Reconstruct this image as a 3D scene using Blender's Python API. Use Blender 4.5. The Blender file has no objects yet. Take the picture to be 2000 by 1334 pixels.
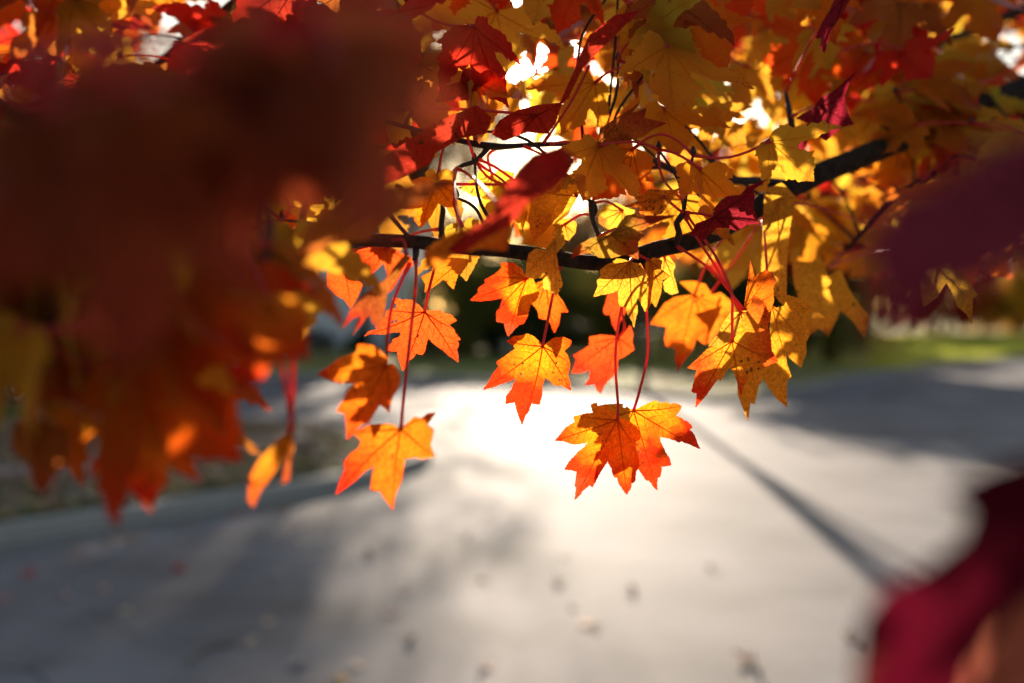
import bpy, bmesh, math, random
from mathutils import Vector, Matrix, noise
from mathutils.geometry import delaunay_2d_cdt, intersect_point_line
rnd = random.Random(11)
sc = bpy.context.scene
COL = sc.collection
R = math.radians

# ------------------------------------------------------------------ camera
F = 1944.4
CAMLOC = Vector((0, 0, 1.5))
PITCH = math.atan((667 - 620) / F)
CM = Matrix.Rotation(R(90) - PITCH, 3, 'X')
cam = bpy.data.cameras.new('camera'); camo = bpy.data.objects.new('camera', cam); COL.objects.link(camo)
camo.location = CAMLOC; camo.rotation_euler = (R(90) - PITCH, 0, 0)
cam.sensor_width = 36; cam.lens = 35; cam.clip_start = 0.02; cam.clip_end = 2000
cam.dof.use_dof = True; cam.dof.focus_distance = 0.63; cam.dof.aperture_fstop = 3.1
sc.camera = camo
def ray(px, py): return CM @ Vector(((px - 1000) / F, (667 - py) / F, -1.0))
def at(px, py, d): return CAMLOC + ray(px, py) * d
def gnd(px, py, z=0.0):
    r = ray(px, py); t = (z - CAMLOC.z) / r.z
    p = CAMLOC + r * t; p.z = z
    return p
def proj(p):
    v = CM.transposed() @ (p - CAMLOC); d = -v.z
    if d < 0.01: return None
    return (1000 + v.x / d * F, 667 - v.y / d * F, d)
SUN = ray(1050, 115).normalized()
SUN_EL = math.asin(SUN.z); SUN_AZ = math.atan2(SUN.x, SUN.y)

# ------------------------------------------------------------------ helpers
def tag(o, label=None, cat=None, group=None, kind=None):
    if label: o['label'] = label
    if cat: o['category'] = cat
    if group: o['group'] = group
    if kind: o['kind'] = kind
    return o
def empty(name, loc=(0, 0, 0), rz=0, **k):
    o = bpy.data.objects.new(name, None); COL.objects.link(o); o.location = loc
    o.rotation_euler = (0, 0, rz); o.empty_display_size = .1
    return tag(o, **k)
def link(name, me, parent=None, mats=(), loc=None, smooth=False):
    for m in mats: me.materials.append(m)
    if smooth: me.polygons.foreach_set('use_smooth', [True] * len(me.polygons))
    o = bpy.data.objects.new(name, me); COL.objects.link(o)
    if loc is not None: o.location = loc
    if parent: o.parent = parent
    return o
class MB:
    def __init__(s): s.v = []; s.f = []; s.m = []
    def add(s, vs, fs, mi=0):
        b = len(s.v); s.v += [tuple(v) for v in vs]; s.f += [tuple(b + i for i in f) for f in fs]; s.m += [mi] * len(fs)
    def box(s, a, b, mi=0, rz=0, c=None):
        x0, y0, z0 = a; x1, y1, z1 = b
        vs = [Vector(p) for p in ((x0,y0,z0),(x1,y0,z0),(x1,y1,z0),(x0,y1,z0),(x0,y0,z1),(x1,y0,z1),(x1,y1,z1),(x0,y1,z1))]
        if rz: M = Matrix.Rotation(rz, 3, 'Z'); vs = [M @ v for v in vs]
        s.add(vs, [(0,3,2,1),(4,5,6,7),(0,1,5,4),(1,2,6,5),(2,3,7,6),(3,0,4,7)], mi)
    def tube(s, pts, rad, n=8, mi=0, cap=True):
        pts = [Vector(p) for p in pts]; k = len(pts)
        if not hasattr(rad, '__len__'): rad = [rad] * k
        vs = []; fs = []; up = None
        for i, p in enumerate(pts):
            t = (pts[min(i + 1, k - 1)] - pts[max(i - 1, 0)]).normalized()
            if up is None:
                up = t.cross(Vector((0, 0, 1)))
                if up.length < .1: up = t.cross(Vector((1, 0, 0)))
            a = (up - t * up.dot(t)).normalized(); up = a; b = t.cross(a)
            for j in range(n):
                w = 2 * math.pi * j / n
                vs.append(p + (a * math.cos(w) + b * math.sin(w)) * rad[i])
        for i in range(k - 1):
            for j in range(n):
                j2 = (j + 1) % n
                fs.append((i * n + j, i * n + j2, (i + 1) * n + j2, (i + 1) * n + j))
        if cap: fs += [tuple(reversed(range(n))), tuple(range((k - 1) * n, k * n))]
        s.add(vs, fs, mi)
    def mesh(s, name):
        me = bpy.data.meshes.new(name); me.from_pydata(s.v, [], s.f)
        me.polygons.foreach_set('material_index', s.m); me.update()
        return me
    def build(s, name, mats, parent=None, loc=None, smooth=False):
        if not isinstance(mats, (list, tuple)): mats = [mats]
        return link(name, s.mesh(name), parent, mats, loc, smooth)
def spline(pts, n=6):
    """catmull-rom through 3-D points (any tuple length)"""
    P = [tuple(p) for p in pts]; P = [P[0]] + P + [P[-1]]; out = []
    for i in range(1, len(P) - 2):
        for k in range(n):
            t = k / n; a, b, c, d = P[i-1], P[i], P[i+1], P[i+2]
            out.append(tuple(.5*((2*b[j]) + (-a[j]+c[j])*t + (2*a[j]-5*b[j]+4*c[j]-d[j])*t*t + (-a[j]+3*b[j]-3*c[j]+d[j])*t**3) for j in range(len(b))))
    out.append(P[-2]); return out

# ------------------------------------------------------------------ materials
def mat(name):
    m = bpy.data.materials.new(name); m.use_nodes = True
    nt = m.node_tree; nt.nodes.clear()
    out = nt.nodes.new('ShaderNodeOutputMaterial')
    return m, nt, out
def N(nt, typ, **k):
    n = nt.nodes.new(typ)
    for a, b in k.items():
        if a.startswith('i_'): n.inputs[a[2:].replace('_', ' ')].default_value = b
        else: setattr(n, a, b)
    return n
def simple(name, col, rough=.7, spec=.3, nscale=0, namt=.3, bump=0, metallic=0, col2=None, bdist=.01):
    m, nt, out = mat(name); L = nt.links.new
    p = N(nt, 'ShaderNodeBsdfPrincipled'); p.inputs['Roughness'].default_value = rough
    p.inputs['Specular IOR Level'].default_value = spec; p.inputs['Metallic'].default_value = metallic
    p.inputs['Base Color'].default_value = (*col, 1)
    if nscale:
        tc = N(nt, 'ShaderNodeTexCoord'); no = N(nt, 'ShaderNodeTexNoise'); no.inputs['Scale'].default_value = nscale
        no.inputs['Detail'].default_value = 8; L(tc.outputs['Object'], no.inputs['Vector'])
        mx = N(nt, 'ShaderNodeMix', data_type='RGBA'); c2 = col2 or tuple(c * (1 - namt) for c in col)
        mx.inputs[6].default_value = (*col, 1); mx.inputs[7].default_value = (*c2, 1)
        rp = N(nt, 'ShaderNodeMapRange'); rp.inputs[1].default_value = .38; rp.inputs[2].default_value = .62
        L(no.outputs['Fac'], rp.inputs[0]); L(rp.outputs[0], mx.inputs[0]); L(mx.outputs[2], p.inputs['Base Color'])
        if bump:
            b = N(nt, 'ShaderNodeBump'); b.inputs['Strength'].default_value = bump; b.inputs['Distance'].default_value = bdist
            L(no.outputs['Fac'], b.inputs['Height']); L(b.outputs[0], p.inputs['Normal'])
    L(p.outputs[0], out.inputs[0]); return m

def leaf_material(name, spots=True):
    m, nt, out = mat(name); L = nt.links.new
    oi = N(nt, 'ShaderNodeObjectInfo'); tc = N(nt, 'ShaderNodeTexCoord'); at_ = N(nt, 'ShaderNodeAttribute', attribute_name='tip')
    off = N(nt, 'ShaderNodeVectorMath', operation='MULTIPLY_ADD')
    L(oi.outputs['Random'], off.inputs[0]); off.inputs[1].default_value = (3, 5, 7); L(tc.outputs['Object'], off.inputs[2])
    n1 = N(nt, 'ShaderNodeTexNoise'); n1.inputs['Scale'].default_value = 38; n1.inputs['Detail'].default_value = 5
    n2 = N(nt, 'ShaderNodeTexNoise'); n2.inputs['Scale'].default_value = 400; n2.inputs['Detail'].default_value = 3
    L(off.outputs[0], n1.inputs['Vector']); L(off.outputs[0], n2.inputs['Vector'])
    # redness = tip^1.6 + noise
    pw = N(nt, 'ShaderNodeMath', operation='POWER'); L(at_.outputs['Fac'], pw.inputs[0]); pw.inputs[1].default_value = 1.35
    ad = N(nt, 'ShaderNodeMath', operation='MULTIPLY_ADD'); L(n1.outputs['Fac'], ad.inputs[0]); ad.inputs[1].default_value = 1.5; ad.inputs[2].default_value = -.80
    sm = N(nt, 'ShaderNodeMath', operation='ADD'); L(pw.outputs[0], sm.inputs[0]); L(ad.outputs[0], sm.inputs[1])
    ml = N(nt, 'ShaderNodeMath', operation='MULTIPLY', use_clamp=True); L(sm.outputs[0], ml.inputs[0]); L(oi.outputs['Alpha'], ml.inputs[1])
    red = N(nt, 'ShaderNodeMix', data_type='RGBA', blend_type='MULTIPLY'); red.inputs[0].default_value = 1
    L(oi.outputs['Color'], red.inputs[6]); red.inputs[7].default_value = (.97, .12, .6, 1)
    mx = N(nt, 'ShaderNodeMix', data_type='RGBA'); L(ml.outputs[0], mx.inputs[0]); L(oi.outputs['Color'], mx.inputs[6]); L(red.outputs[2], mx.inputs[7])
    # fine mottling
    mt = N(nt, 'ShaderNodeMapRange'); mt.inputs[1].default_value = .3; mt.inputs[2].default_value = .7; mt.inputs[3].default_value = .72; mt.inputs[4].default_value = 1.12
    L(n2.outputs['Fac'], mt.inputs[0])
    mm = N(nt, 'ShaderNodeMix', data_type='RGBA', blend_type='MULTIPLY'); mm.inputs[0].default_value = 1
    L(mx.outputs[2], mm.inputs[6]); L(mt.outputs[0], mm.inputs[7])
    # fine net of veins, and margins gone brown
    ve = N(nt, 'ShaderNodeTexVoronoi', feature='DISTANCE_TO_EDGE'); ve.inputs['Scale'].default_value = 420; L(off.outputs[0], ve.inputs['Vector'])
    vr = N(nt, 'ShaderNodeMapRange'); vr.inputs[1].default_value = 0; vr.inputs[2].default_value = .10; vr.inputs[3].default_value = .70; vr.inputs[4].default_value = 1.0; L(ve.outputs['Distance'], vr.inputs[0])
    nv = N(nt, 'ShaderNodeMix', data_type='RGBA', blend_type='MULTIPLY'); nv.inputs[0].default_value = 1; L(mm.outputs[2], nv.inputs[6]); L(vr.outputs[0], nv.inputs[7])
    br_ = N(nt, 'ShaderNodeMath', operation='MULTIPLY_ADD'); L(n1.outputs['Fac'], br_.inputs[0]); br_.inputs[1].default_value = 1.6; L(at_.outputs['Fac'], br_.inputs[2])
    bm = N(nt, 'ShaderNodeMapRange'); bm.inputs[1].default_value = 1.72; bm.inputs[2].default_value = 1.86; bm.inputs[3].default_value = 0; bm.inputs[4].default_value = .75; L(br_.outputs[0], bm.inputs[0])
    nb = N(nt, 'ShaderNodeMix', data_type='RGBA'); L(bm.outputs[0], nb.inputs[0]); L(nv.outputs[2], nb.inputs[6]); nb.inputs[7].default_value = (.22, .07, .02, 1); mm = nb
    # spots of decay
    vo = N(nt, 'ShaderNodeTexVoronoi'); vo.inputs['Scale'].default_value = 330; L(off.outputs[0], vo.inputs['Vector'])
    n3 = N(nt, 'ShaderNodeTexNoise'); n3.inputs['Scale'].default_value = 55; L(off.outputs[0], n3.inputs['Vector'])
    th = N(nt, 'ShaderNodeMapRange'); th.inputs[1].default_value = .50; th.inputs[2].default_value = .72; th.inputs[3].default_value = .0; th.inputs[4].default_value = .34
    L(n3.outputs['Fac'], th.inputs[0])
    lt = N(nt, 'ShaderNodeMath', operation='LESS_THAN'); L(vo.outputs['Distance'], lt.inputs[0]); L(th.outputs[0], lt.inputs[1])
    vb = N(nt, 'ShaderNodeTexVoronoi'); vb.inputs['Scale'].default_value = 34; L(off.outputs[0], vb.inputs['Vector'])
    lb = N(nt, 'ShaderNodeMath', operation='LESS_THAN'); L(vb.outputs['Distance'], lb.inputs[0]); lb.inputs[1].default_value = .055
    mxx = N(nt, 'ShaderNodeMath', operation='MAXIMUM'); L(lt.outputs[0], mxx.inputs[0]); L(lb.outputs[0], mxx.inputs[1])
    sf = N(nt, 'ShaderNodeMath', operation='MULTIPLY'); L(mxx.outputs[0], sf.inputs[0]); sf.inputs[1].default_value = .8 if spots else 0
    sp = N(nt, 'ShaderNodeMix', data_type='RGBA'); L(sf.outputs[0], sp.inputs[0]); L(mm.outputs[2], sp.inputs[6]); sp.inputs[7].default_value = (.06, .025, .01, 1)
    c = sp.outputs[2]
    df = N(nt, 'ShaderNodeBsdfDiffuse'); tr = N(nt, 'ShaderNodeBsdfTranslucent'); gl = N(nt, 'ShaderNodeBsdfGlossy')
    dk = N(nt, 'ShaderNodeMix', data_type='RGBA', blend_type='MULTIPLY'); dk.inputs[0].default_value = 1; dk.inputs[7].default_value = (.34, .30, .36, 1)
    L(c, dk.inputs[6]); L(dk.outputs[2], df.inputs[0]); L(c, tr.inputs[0])
    gl.inputs['Roughness'].default_value = .36; gl.inputs[0].default_value = (1, .93, .95, 1)
    bp = N(nt, 'ShaderNodeBump'); bp.inputs['Strength'].default_value = .35; bp.inputs['Distance'].default_value = .0012; L(n2.outputs['Fac'], bp.inputs['Height'])
    for b in (df, tr, gl): L(bp.outputs[0], b.inputs['Normal'])
    m1 = N(nt, 'ShaderNodeMixShader'); m1.inputs[0].default_value = .76; L(df.outputs[0], m1.inputs[1]); L(tr.outputs[0], m1.inputs[2])
    fr = N(nt, 'ShaderNodeFresnel'); fr.inputs[0].default_value = 1.22
    fm = N(nt, 'ShaderNodeMath', operation='MULTIPLY'); fm.inputs[1].default_value = .22; L(fr.outputs[0], fm.inputs[0]); m2 = N(nt, 'ShaderNodeMixShader'); L(fm.outputs[0], m2.inputs[0]); L(m1.outputs[0], m2.inputs[1]); L(gl.outputs[0], m2.inputs[2])
    hl = N(nt, 'ShaderNodeMath', operation='LESS_THAN'); L(vb.outputs['Distance'], hl.inputs[0]); hl.inputs[1].default_value = .03
    tp = N(nt, 'ShaderNodeBsdfTransparent'); m3 = N(nt, 'ShaderNodeMixShader'); L(hl.outputs[0], m3.inputs[0]); L(m2.outputs[0], m3.inputs[1]); L(tp.outputs[0], m3.inputs[2])
    L(m3.outputs[0], out.inputs[0]); return m
LEAF = leaf_material('leaf_blade')
VEIN, _nt, _o = mat('leaf_vein')
_oi = N(_nt, 'ShaderNodeObjectInfo'); _mm = N(_nt, 'ShaderNodeMix', data_type='RGBA', blend_type='MULTIPLY'); _mm.inputs[0].default_value = 1
_nt.links.new(_oi.outputs['Color'], _mm.inputs[6]); _mm.inputs[7].default_value = (.90, .50, .5, 1)
_d = N(_nt, 'ShaderNodeBsdfDiffuse'); _t = N(_nt, 'ShaderNodeBsdfTranslucent'); _x = N(_nt, 'ShaderNodeMixShader'); _x.inputs[0].default_value = .6
_nt.links.new(_mm.outputs[2], _d.inputs[0]); _nt.links.new(_mm.outputs[2], _t.inputs[0])
_nt.links.new(_d.outputs[0], _x.inputs[1]); _nt.links.new(_t.outputs[0], _x.inputs[2]); _nt.links.new(_x.outputs[0], _o.inputs[0])
# petiole: red and a little see-through
PET, _nt, _o = mat('red_leaf_stalk')
_d = N(_nt, 'ShaderNodeBsdfPrincipled'); _d.inputs['Base Color'].default_value = (.55, .05, .045, 1); _d.inputs['Roughness'].default_value = .45
_t = N(_nt, 'ShaderNodeBsdfTranslucent'); _t.inputs[0].default_value = (.9, .10, .06, 1); _x = N(_nt, 'ShaderNodeMixShader'); _x.inputs[0].default_value = .5
_nt.links.new(_d.outputs[0], _x.inputs[1]); _nt.links.new(_t.outputs[0], _x.inputs[2]); _nt.links.new(_x.outputs[0], _o.inputs[0])
BARK = simple('maple_bark', (.045, .024, .014), .85, .1, 160, .6, 1.0, bdist=.003)
TWIG = simple('twig_bark', (.04, .018, .014), .6, .35, 400, .4, .4, bdist=.0005)
TRUNK = simple('trunk_bark', (.11, .08, .06), .85, .2, 9, .5, .5, bdist=.02)

# ------------------------------------------------------------------ leaves
HALF = [(.0,.0),(.05,-.05),(.13,-.09),(.22,-.10),(.27,-.07),(.34,-.08),(.385,-.03),(.45,.0),(.42,.05),(.43,.10),(.385,.13),
        (.47,.17),(.51,.25),(.575,.27),(.60,.35),(.67,.39),(.675,.46),(.725,.53),(.76,.66),
        (.69,.625),(.64,.565),(.58,.575),(.53,.50),(.455,.505),(.38,.43),(.30,.405),(.20,.375),
        (.185,.45),(.235,.53),(.245,.60),(.32,.665),(.245,.69),(.235,.75),(.185,.78),(.175,.845),(.115,.87),(.07,.94),(.0,1.03)]
def rough_outline(pts, r, amp):
    out = []
    n = len(pts)
    for i in range(n):
        a = Vector(pts[i]); b = Vector(pts[(i + 1) % n]); d = b - a; out.append(a)
        L = d.length
        k = int(L / (amp * 5.5))
        if k < 1: continue
        nr = Vector((d.y, -d.x)).normalized()
        for j in range(1, k + 1):
            t = (j - .35 + r.uniform(-.12, .12)) / k
            if t >= .97: continue
            out.append(a + d * t + nr * amp * r.uniform(.2, 1.0))
            t2 = t + .12 / k
            if t2 < .97: out.append(a + d * t2 - nr * amp * r.uniform(.0, .35))
    return out
def area(p): return .5 * sum(p[i][0]*p[(i+1)%len(p)][1] - p[(i+1)%len(p)][0]*p[i][1] for i in range(len(p)))
def inside(pt, poly):
    x, y = pt; c = False; j = len(poly) - 1
    for i in range(len(poly)):
        if (poly[i][1] > y) != (poly[j][1] > y) and x < (poly[j][0]-poly[i][0])*(y-poly[i][1])/(poly[j][1]-poly[i][1])+poly[i][0]: c = not c
        j = i
    return c
def leaf_mesh(name, poly, P, lift, step, vw, veins=True, holes=()):
    """poly: 2-D outline (CCW), P: 2-D stalk point, lift: 2-D -> 3-D, step: grid step, vw: vein half-width (3-D units)"""
    if area(poly) < 0: poly = poly[::-1]
    P = Vector(P); pv = [Vector(p) for p in poly]
    md = max((p - P).length for p in pv)
    xs = [p.x for p in pv]; ys = [p.y for p in pv]
    pts = list(pv); edges = [(i, (i + 1) % len(pv)) for i in range(len(pv))]
    x = min(xs)
    r = random.Random(5)
    while x < max(xs):
        y = min(ys)
        while y < max(ys):
            q = Vector((x + r.uniform(-.2, .2) * step, y + r.uniform(-.2, .2) * step))
            if inside(q, pv): pts.append(q)
            y += step
        x += step
    res = delaunay_2d_cdt(pts, edges, [], 1, 1e-7)
    v2, _, tris = res[0], res[1], res[2]
    good = []
    for t in tris:
        c = sum((v2[i] for i in t), Vector((0, 0))) / len(t)
        if not inside(c, pv): continue
        if any((c - Vector(h[:2])).length < h[2] for h in holes): continue
        good.append(t)
    mb = MB(); mb.add([lift(v) for v in v2], good, 0)
    tips = [(v - P).length / md for v in v2]
    if veins:
        # lobes: outline points that stand farthest from P within their neighbourhood
        n = len(pv); D = [(p - P).length for p in pv]; cand = sorted(range(n), key=lambda i: -D[i]); lobes = []
        for i in cand:
            if D[i] < .33 * md: break
            a = math.atan2(pv[i].y - P.y, pv[i].x - P.x)
            if all(abs((a - b + math.pi) % (2 * math.pi) - math.pi) > .42 for b, _ in lobes): lobes.append((a, i))
            if len(lobes) >= 5: break
        def strip(a2, b2, w0, w1, k=7, bow=0):
            d = b2 - a2; nr = Vector((-d.y, d.x)).normalized(); pts3 = []; rr = []
            for i in range(k):
                t = i / (k - 1); q = a2 + d * t + nr * bow * math.sin(math.pi * t) * d.length
                if i and not inside(q, pv): break
                pts3.append(lift(q)); rr.append(w0 + (w1 - w0) * t)
            if len(pts3) > 2: mb.tube(pts3, rr, 4, 1, False)
        for a, i in lobes:
            T = P + (pv[i] - P) * .96; d = T - P; bow = r.uniform(-.03, .03)
            strip(P, T, vw, vw * .3, 10, bow)
            for t in (.2, .34, .48, .62, .76):
                for sgn in (-1, 1):
                    u = d.normalized(); w = Vector((u.x*math.cos(sgn*.75) - u.y*math.sin(sgn*.75), u.x*math.sin(sgn*.75) + u.y*math.cos(sgn*.75)))
                    t_ = t + sgn * .03; A = P + d * t_ + Vector((-d.y, d.x)) * bow * math.sin(math.pi * t_)
                    strip(A, A + w * d.length * (.30 - .18 * t), vw * .34, vw * .10, 6, sgn * .08)
    me = mb.mesh(name)
    at_ = me.attributes.new('tip', 'FLOAT', 'POINT')
    vals = tips + [.4] * (len(me.vertices) - len(tips)); at_.data.foreach_set('value', vals)
    me.materials.append(LEAF); me.materials.append(VEIN)
    me.polygons.foreach_set('use_smooth', [True] * len(me.polygons))
    return me
def generic_leaf(seed, veins=True):
    r = random.Random(seed)
    def side(s):
        lob = r.uniform(.78, 1.15); bas = r.uniform(.6, 1.2); w = r.uniform(.8, 1.15); pts = []
        for i, (x, y) in enumerate(HALF):
            f = bas if 3 <= i <= 9 else (lob if 12 <= i <= 24 else 1)
            jx = r.uniform(-.012, .012) if 0 < i < len(HALF) - 1 else 0
            pts.append((s * (x * f * w + jx), y * f + (r.uniform(-.012, .012) if jx else 0)))
        return pts
    a = side(1); b = side(-1)[::-1]
    poly = a + b[1:-1]
    poly = rough_outline(poly, r, .009 if veins else .02)
    cu, fo, tw, ph = r.uniform(-.6, .7), r.uniform(.0, .7), r.uniform(-.9, .9), r.uniform(0, 6)
    def lift(v):
        x, y = v.x, v.y
        z = cu * y * y * .6 + fo * abs(x) * .8 + tw * x * y * .8 + .035 * math.sin(9 * x + ph) * math.sin(8 * y + ph * 2) - .05 * cu * math.cos(14 * x)
        return Vector((x, y, z))
    return leaf_mesh('maple_leaf', poly, (0, 0), lift, .085, .0085, veins)
LEAFSET = [generic_leaf(100 + i) for i in range(20)]     # unit length; objects scale them
def petiole_mesh(seed):
    r = random.Random(seed); mb = MB(); s = r.uniform(.06, .16)
    pts = [(s * math.sin(math.pi * t / 8), 0, t / 8) for t in range(9)]
    mb.tube(pts, [.022, .014, .012, .011, .011, .011, .012, .014, .02], 5)
    me = mb.mesh('leaf_stalk'); me.materials.append(PET); me.polygons.foreach_set('use_smooth', [True] * len(me.polygons)); return me
PETSET = [petiole_mesh(i) for i in range(4)]

PAL = {  # transmitted colour, redness of the tips
 'gold': ((.86, .47, .035), .35), 'yellow': ((.93, .60, .05), .2), 'amber': ((.86, .36, .02), .6), 'orange': ((.90, .24, .012), 1.0),
 'redorange': ((.90, .125, .014), 1.0), 'red': ((.80, .05, .02), .8), 'maroon': ((.30, .022, .035), .5), 'olive': ((.50, .30, .03), .5),
 'brown': ((.55, .20, .03), .7), 'peach': ((.42, .15, .08), .3), 'shadedred': ((.07, .004, .012), .3), 'shadedwine': ((.20, .035, .06), .3), 'russet': ((.50, .12, .04), .5), 'shade': ((.50, .14, .03), .6), 'darkred': ((.50, .045, .02), .8), 'hero': ((.97, .35, .010), 2.4)}  # deep red and wine tones are darkened: shade put into the close right leaves
def colour(key, r=rnd, v=.12):
    c, a = PAL[key]; k = 1 + r.uniform(-v, v)
    return (min(1, c[0] * k), min(1, c[1] * k * (1 + r.uniform(-v, v))), c[2], a * r.uniform(.7, 1.3))

# ------------------------------------------------------------------ branches (things)
BR = {}
def limb(parent, pts, name='limb', matl=None, n=12, sub=8, root=None):
    sp = spline(pts, sub); P = [at(p[0], p[1], p[2]) for p in sp]
    rad = [p[3] * p[2] / F * .5 * (1 + .06 * noise.noise(Vector((i * .7, 3, 1)))) for i, p in enumerate(sp)]
    # slight natural wander
    Q = [p + Vector((0, 0, 1)) * .0012 * noise.noise(p * 30) for p in P]
    mb = MB(); o0 = parent.location
    mb.tube([q - o0 for q in Q], rad, n)
    # buds / nodes as swollen rings
    o = mb.build(name, matl or BARK, parent, smooth=True)
    return Q
def branch(key, loc, label, limbs):
    e = empty('maple_branch', loc, label=label, cat='branch', group='autumn maple branches hanging over the road')
    BR[key] = dict(e=e, pts=[], n=0)
    for i, l in enumerate(limbs):
        BR[key]['pts'] += limb(e, l['p'], l.get('name', 'limb'), l.get('m'))
    return e
def add_leaf(key, me, base, M, col, node=None, pet_w=1.0):
    """generic leaf: base (world), 3x3 basis M scaled by leaf length"""
    b = BR[key]; e = b['e']; b['n'] += 1
    o = bpy.data.objects.new('leaf', me); COL.objects.link(o); o.parent = e
    o.matrix_local = Matrix.Translation(base - e.location) @ M.to_4x4(); o.color = col
    if node is not None:
        v = node - base; L = v.length; sc_ = M.col[0].length
        p = bpy.data.objects.new('petiole', rnd.choice(PETSET)); COL.objects.link(p); p.parent = o
        q = v.to_track_quat('Z', 'Y').to_matrix() @ Matrix.Rotation(rnd.uniform(0, 6.28), 3, 'Z')
        W = .00095 * pet_w / .012
        mw = Matrix.Translation(base) @ (q @ Matrix.Diagonal((L if L < .001 else W * 1.0, W, L))).to_4x4()
        # sideways bow is in units of W, so give it more room
        p.matrix_parent_inverse = Matrix.Identity(4)
        p.matrix_local = (Matrix.Translation(base) @ M.to_4x4()).inverted() @ mw
    return o
def spray(key, poly, drange, ncl, per, pals, size=(.052, .07), reject=None, face=.55, twigs=True, hang=.7, seed=0):
    r = random.Random(seed); b = BR[key]; e = b['e']
    xs = [p[0] for p in poly]; ys = [p[1] for p in poly]; made = 0; tries = 0
    while made < ncl and tries < ncl * 30:
        tries += 1
        q = (r.uniform(min(xs), max(xs)), r.uniform(min(ys), max(ys)))
        if not inside(q, poly): continue
        d = r.uniform(*drange); node = at(q[0], q[1], d) + Vector((0, 0, .03))
        got = 0
        for k in range(r.randint(*per)):
            if b['n'] >= 99: break
            for attempt in range(3):
                az = r.uniform(0, 2 * math.pi); e_ = Vector((math.cos(az), math.sin(az) * .8, r.uniform(-.9, .35))).normalized()
                L = r.uniform(.025, .055); base = node + e_ * L; s = r.uniform(*size)
                mid = (Vector((0, 0, -1)) * hang + e_ * .6 + Vector((r.uniform(-.4, .4), r.uniform(-.3, .3), r.uniform(-.2, .2)))).normalized()
                nr = Vector((r.gauss(0, 1 - face), -1 if r.random() < .8 else 1, r.gauss(0, 1 - face))).normalized()
                nr = (nr - mid * nr.dot(mid)).normalized(); xx = mid.cross(nr)
                M = Matrix((xx, mid, nr)).transposed()
                cen = base + mid * s * .45; pc = proj(cen)
                if pc is None: continue
                if reject and reject(cen, pc, s): continue
                add_leaf(key, r.choice(LEAFSET), base, M * s, colour(r.choice(pals), r), node); got += 1
                break
        if got and twigs and math.hypot(q[0] - 1050, q[1] - 118) > 130:
            near = min(b['pts'], key=lambda p: (p - node).length + (0 if p.z > node.z - .1 else .05))
            v = node - near
            if v.length < (.12 if key == 'twig' else .17 if key in ('main', 'top', 'mid') else .3):
                mid = near + v * .5 + Vector((r.uniform(-.15, .15), r.uniform(-.15, .15), r.uniform(0, .2))) * v.length
                sp = spline([tuple(near), tuple(mid), tuple(node)], 6)
                mb = MB(); mb.tube([Vector(p) - e.location for p in sp], [.0014 - .0006 * i / len(sp) for i in range(len(sp))], 6)
                # bud at the end
                mb.tube([node - e.location, node + Vector((0, 0, .002)) - e.location, node + Vector((0, 0, .006)) - e.location], [.0015, .0024, .0006], 6)
                mb.build('twig', TWIG, e, smooth=True)
        if got: made += 1
HERO = []
def hero(key, org, s, P, pts, d, tilt, pal, pet=None, red=None, holes=(), wav=.0015, pw=.0009, bend=(0, 0)):
    """leaf whose silhouette is described by an outline; lies at its own depth, tilted and bent"""
    cv = lambda p: (org[0] + p[0] / s, org[1] + p[1] / s)
    b = BR[key]; e = b['e']; b['n'] += 1
    poly = [cv(p) for p in pts]; P = cv(P); r = random.Random(int(P[0] * 7 + P[1]))
    poly = [(x, -y) for x, y in poly]; P2 = (P[0], -P[1])
    if area(poly) < 0: poly = poly[::-1]
    poly = rough_outline(poly, r, 1.2)
    ph = r.uniform(0, 6)
    def dep(x, y):
        u = (x - P[0]) / F * d; v = (y - P[1]) / F * d
        return d + tilt[0] * u + tilt[1] * v + bend[0] * u * u * 8 + bend[1] * v * v * 8 + wav * math.sin(u * 140 + ph) * math.cos(v * 120 + ph) + wav * math.sin(u * 60 - v * 50)
    origin = at(P[0], P[1], d)
    def lift(v): return at(v.x, -v.y, dep(v.x, -v.y)) - origin
    hs = [(cv(h)[0], -cv(h)[1], h[2] / s) for h in holes]
    span = max(max(p[0] for p in poly) - min(p[0] for p in poly), max(p[1] for p in poly) - min(p[1] for p in poly))
    me = leaf_mesh('maple_leaf', poly, P2, lift, 3.0 if holes else max(6, span / 22), .00045, True, hs)
    o = bpy.data.objects.new('leaf', me); COL.objects.link(o); o.parent = e; o.location = origin - e.location
    c = colour(pal, r, .05); o.color = (c[0], c[1], c[2], PAL[pal][1] if red is None else red)
    cen = sum((Vector(p) for p in poly), Vector((0, 0))) / len(poly)
    for k in (cen, (cen + Vector(P2)) / 2, *[cen + (Vector(poly[int(len(poly) * t)]) - cen) * .6 for t in (0, .2, .4, .6, .8)]): HERO.append(at(k[0], -k[1], d))
    if pet is None:
        n = min(b['pts'], key=lambda p: (p - origin).length + (.3 if p.z < origin.z else 0))
        m = (n + origin) / 2 + Vector((r.uniform(-.006, .006), 0, .004)); path = [tuple(origin), tuple(m), tuple(n)]
    else: path = [tuple(origin)] + [tuple(at(*p)) for p in pet]
    sp = [Vector(p) - origin for p in spline(path, 8)]
    k = len(sp); mb = MB(); mb.tube(sp, [pw * (1.25 if i < 2 else 1 if i < k - 3 else 1.5) for i in range(k)], 8)
    mb.build('petiole', PET, o, smooth=True)
    return o

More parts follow.
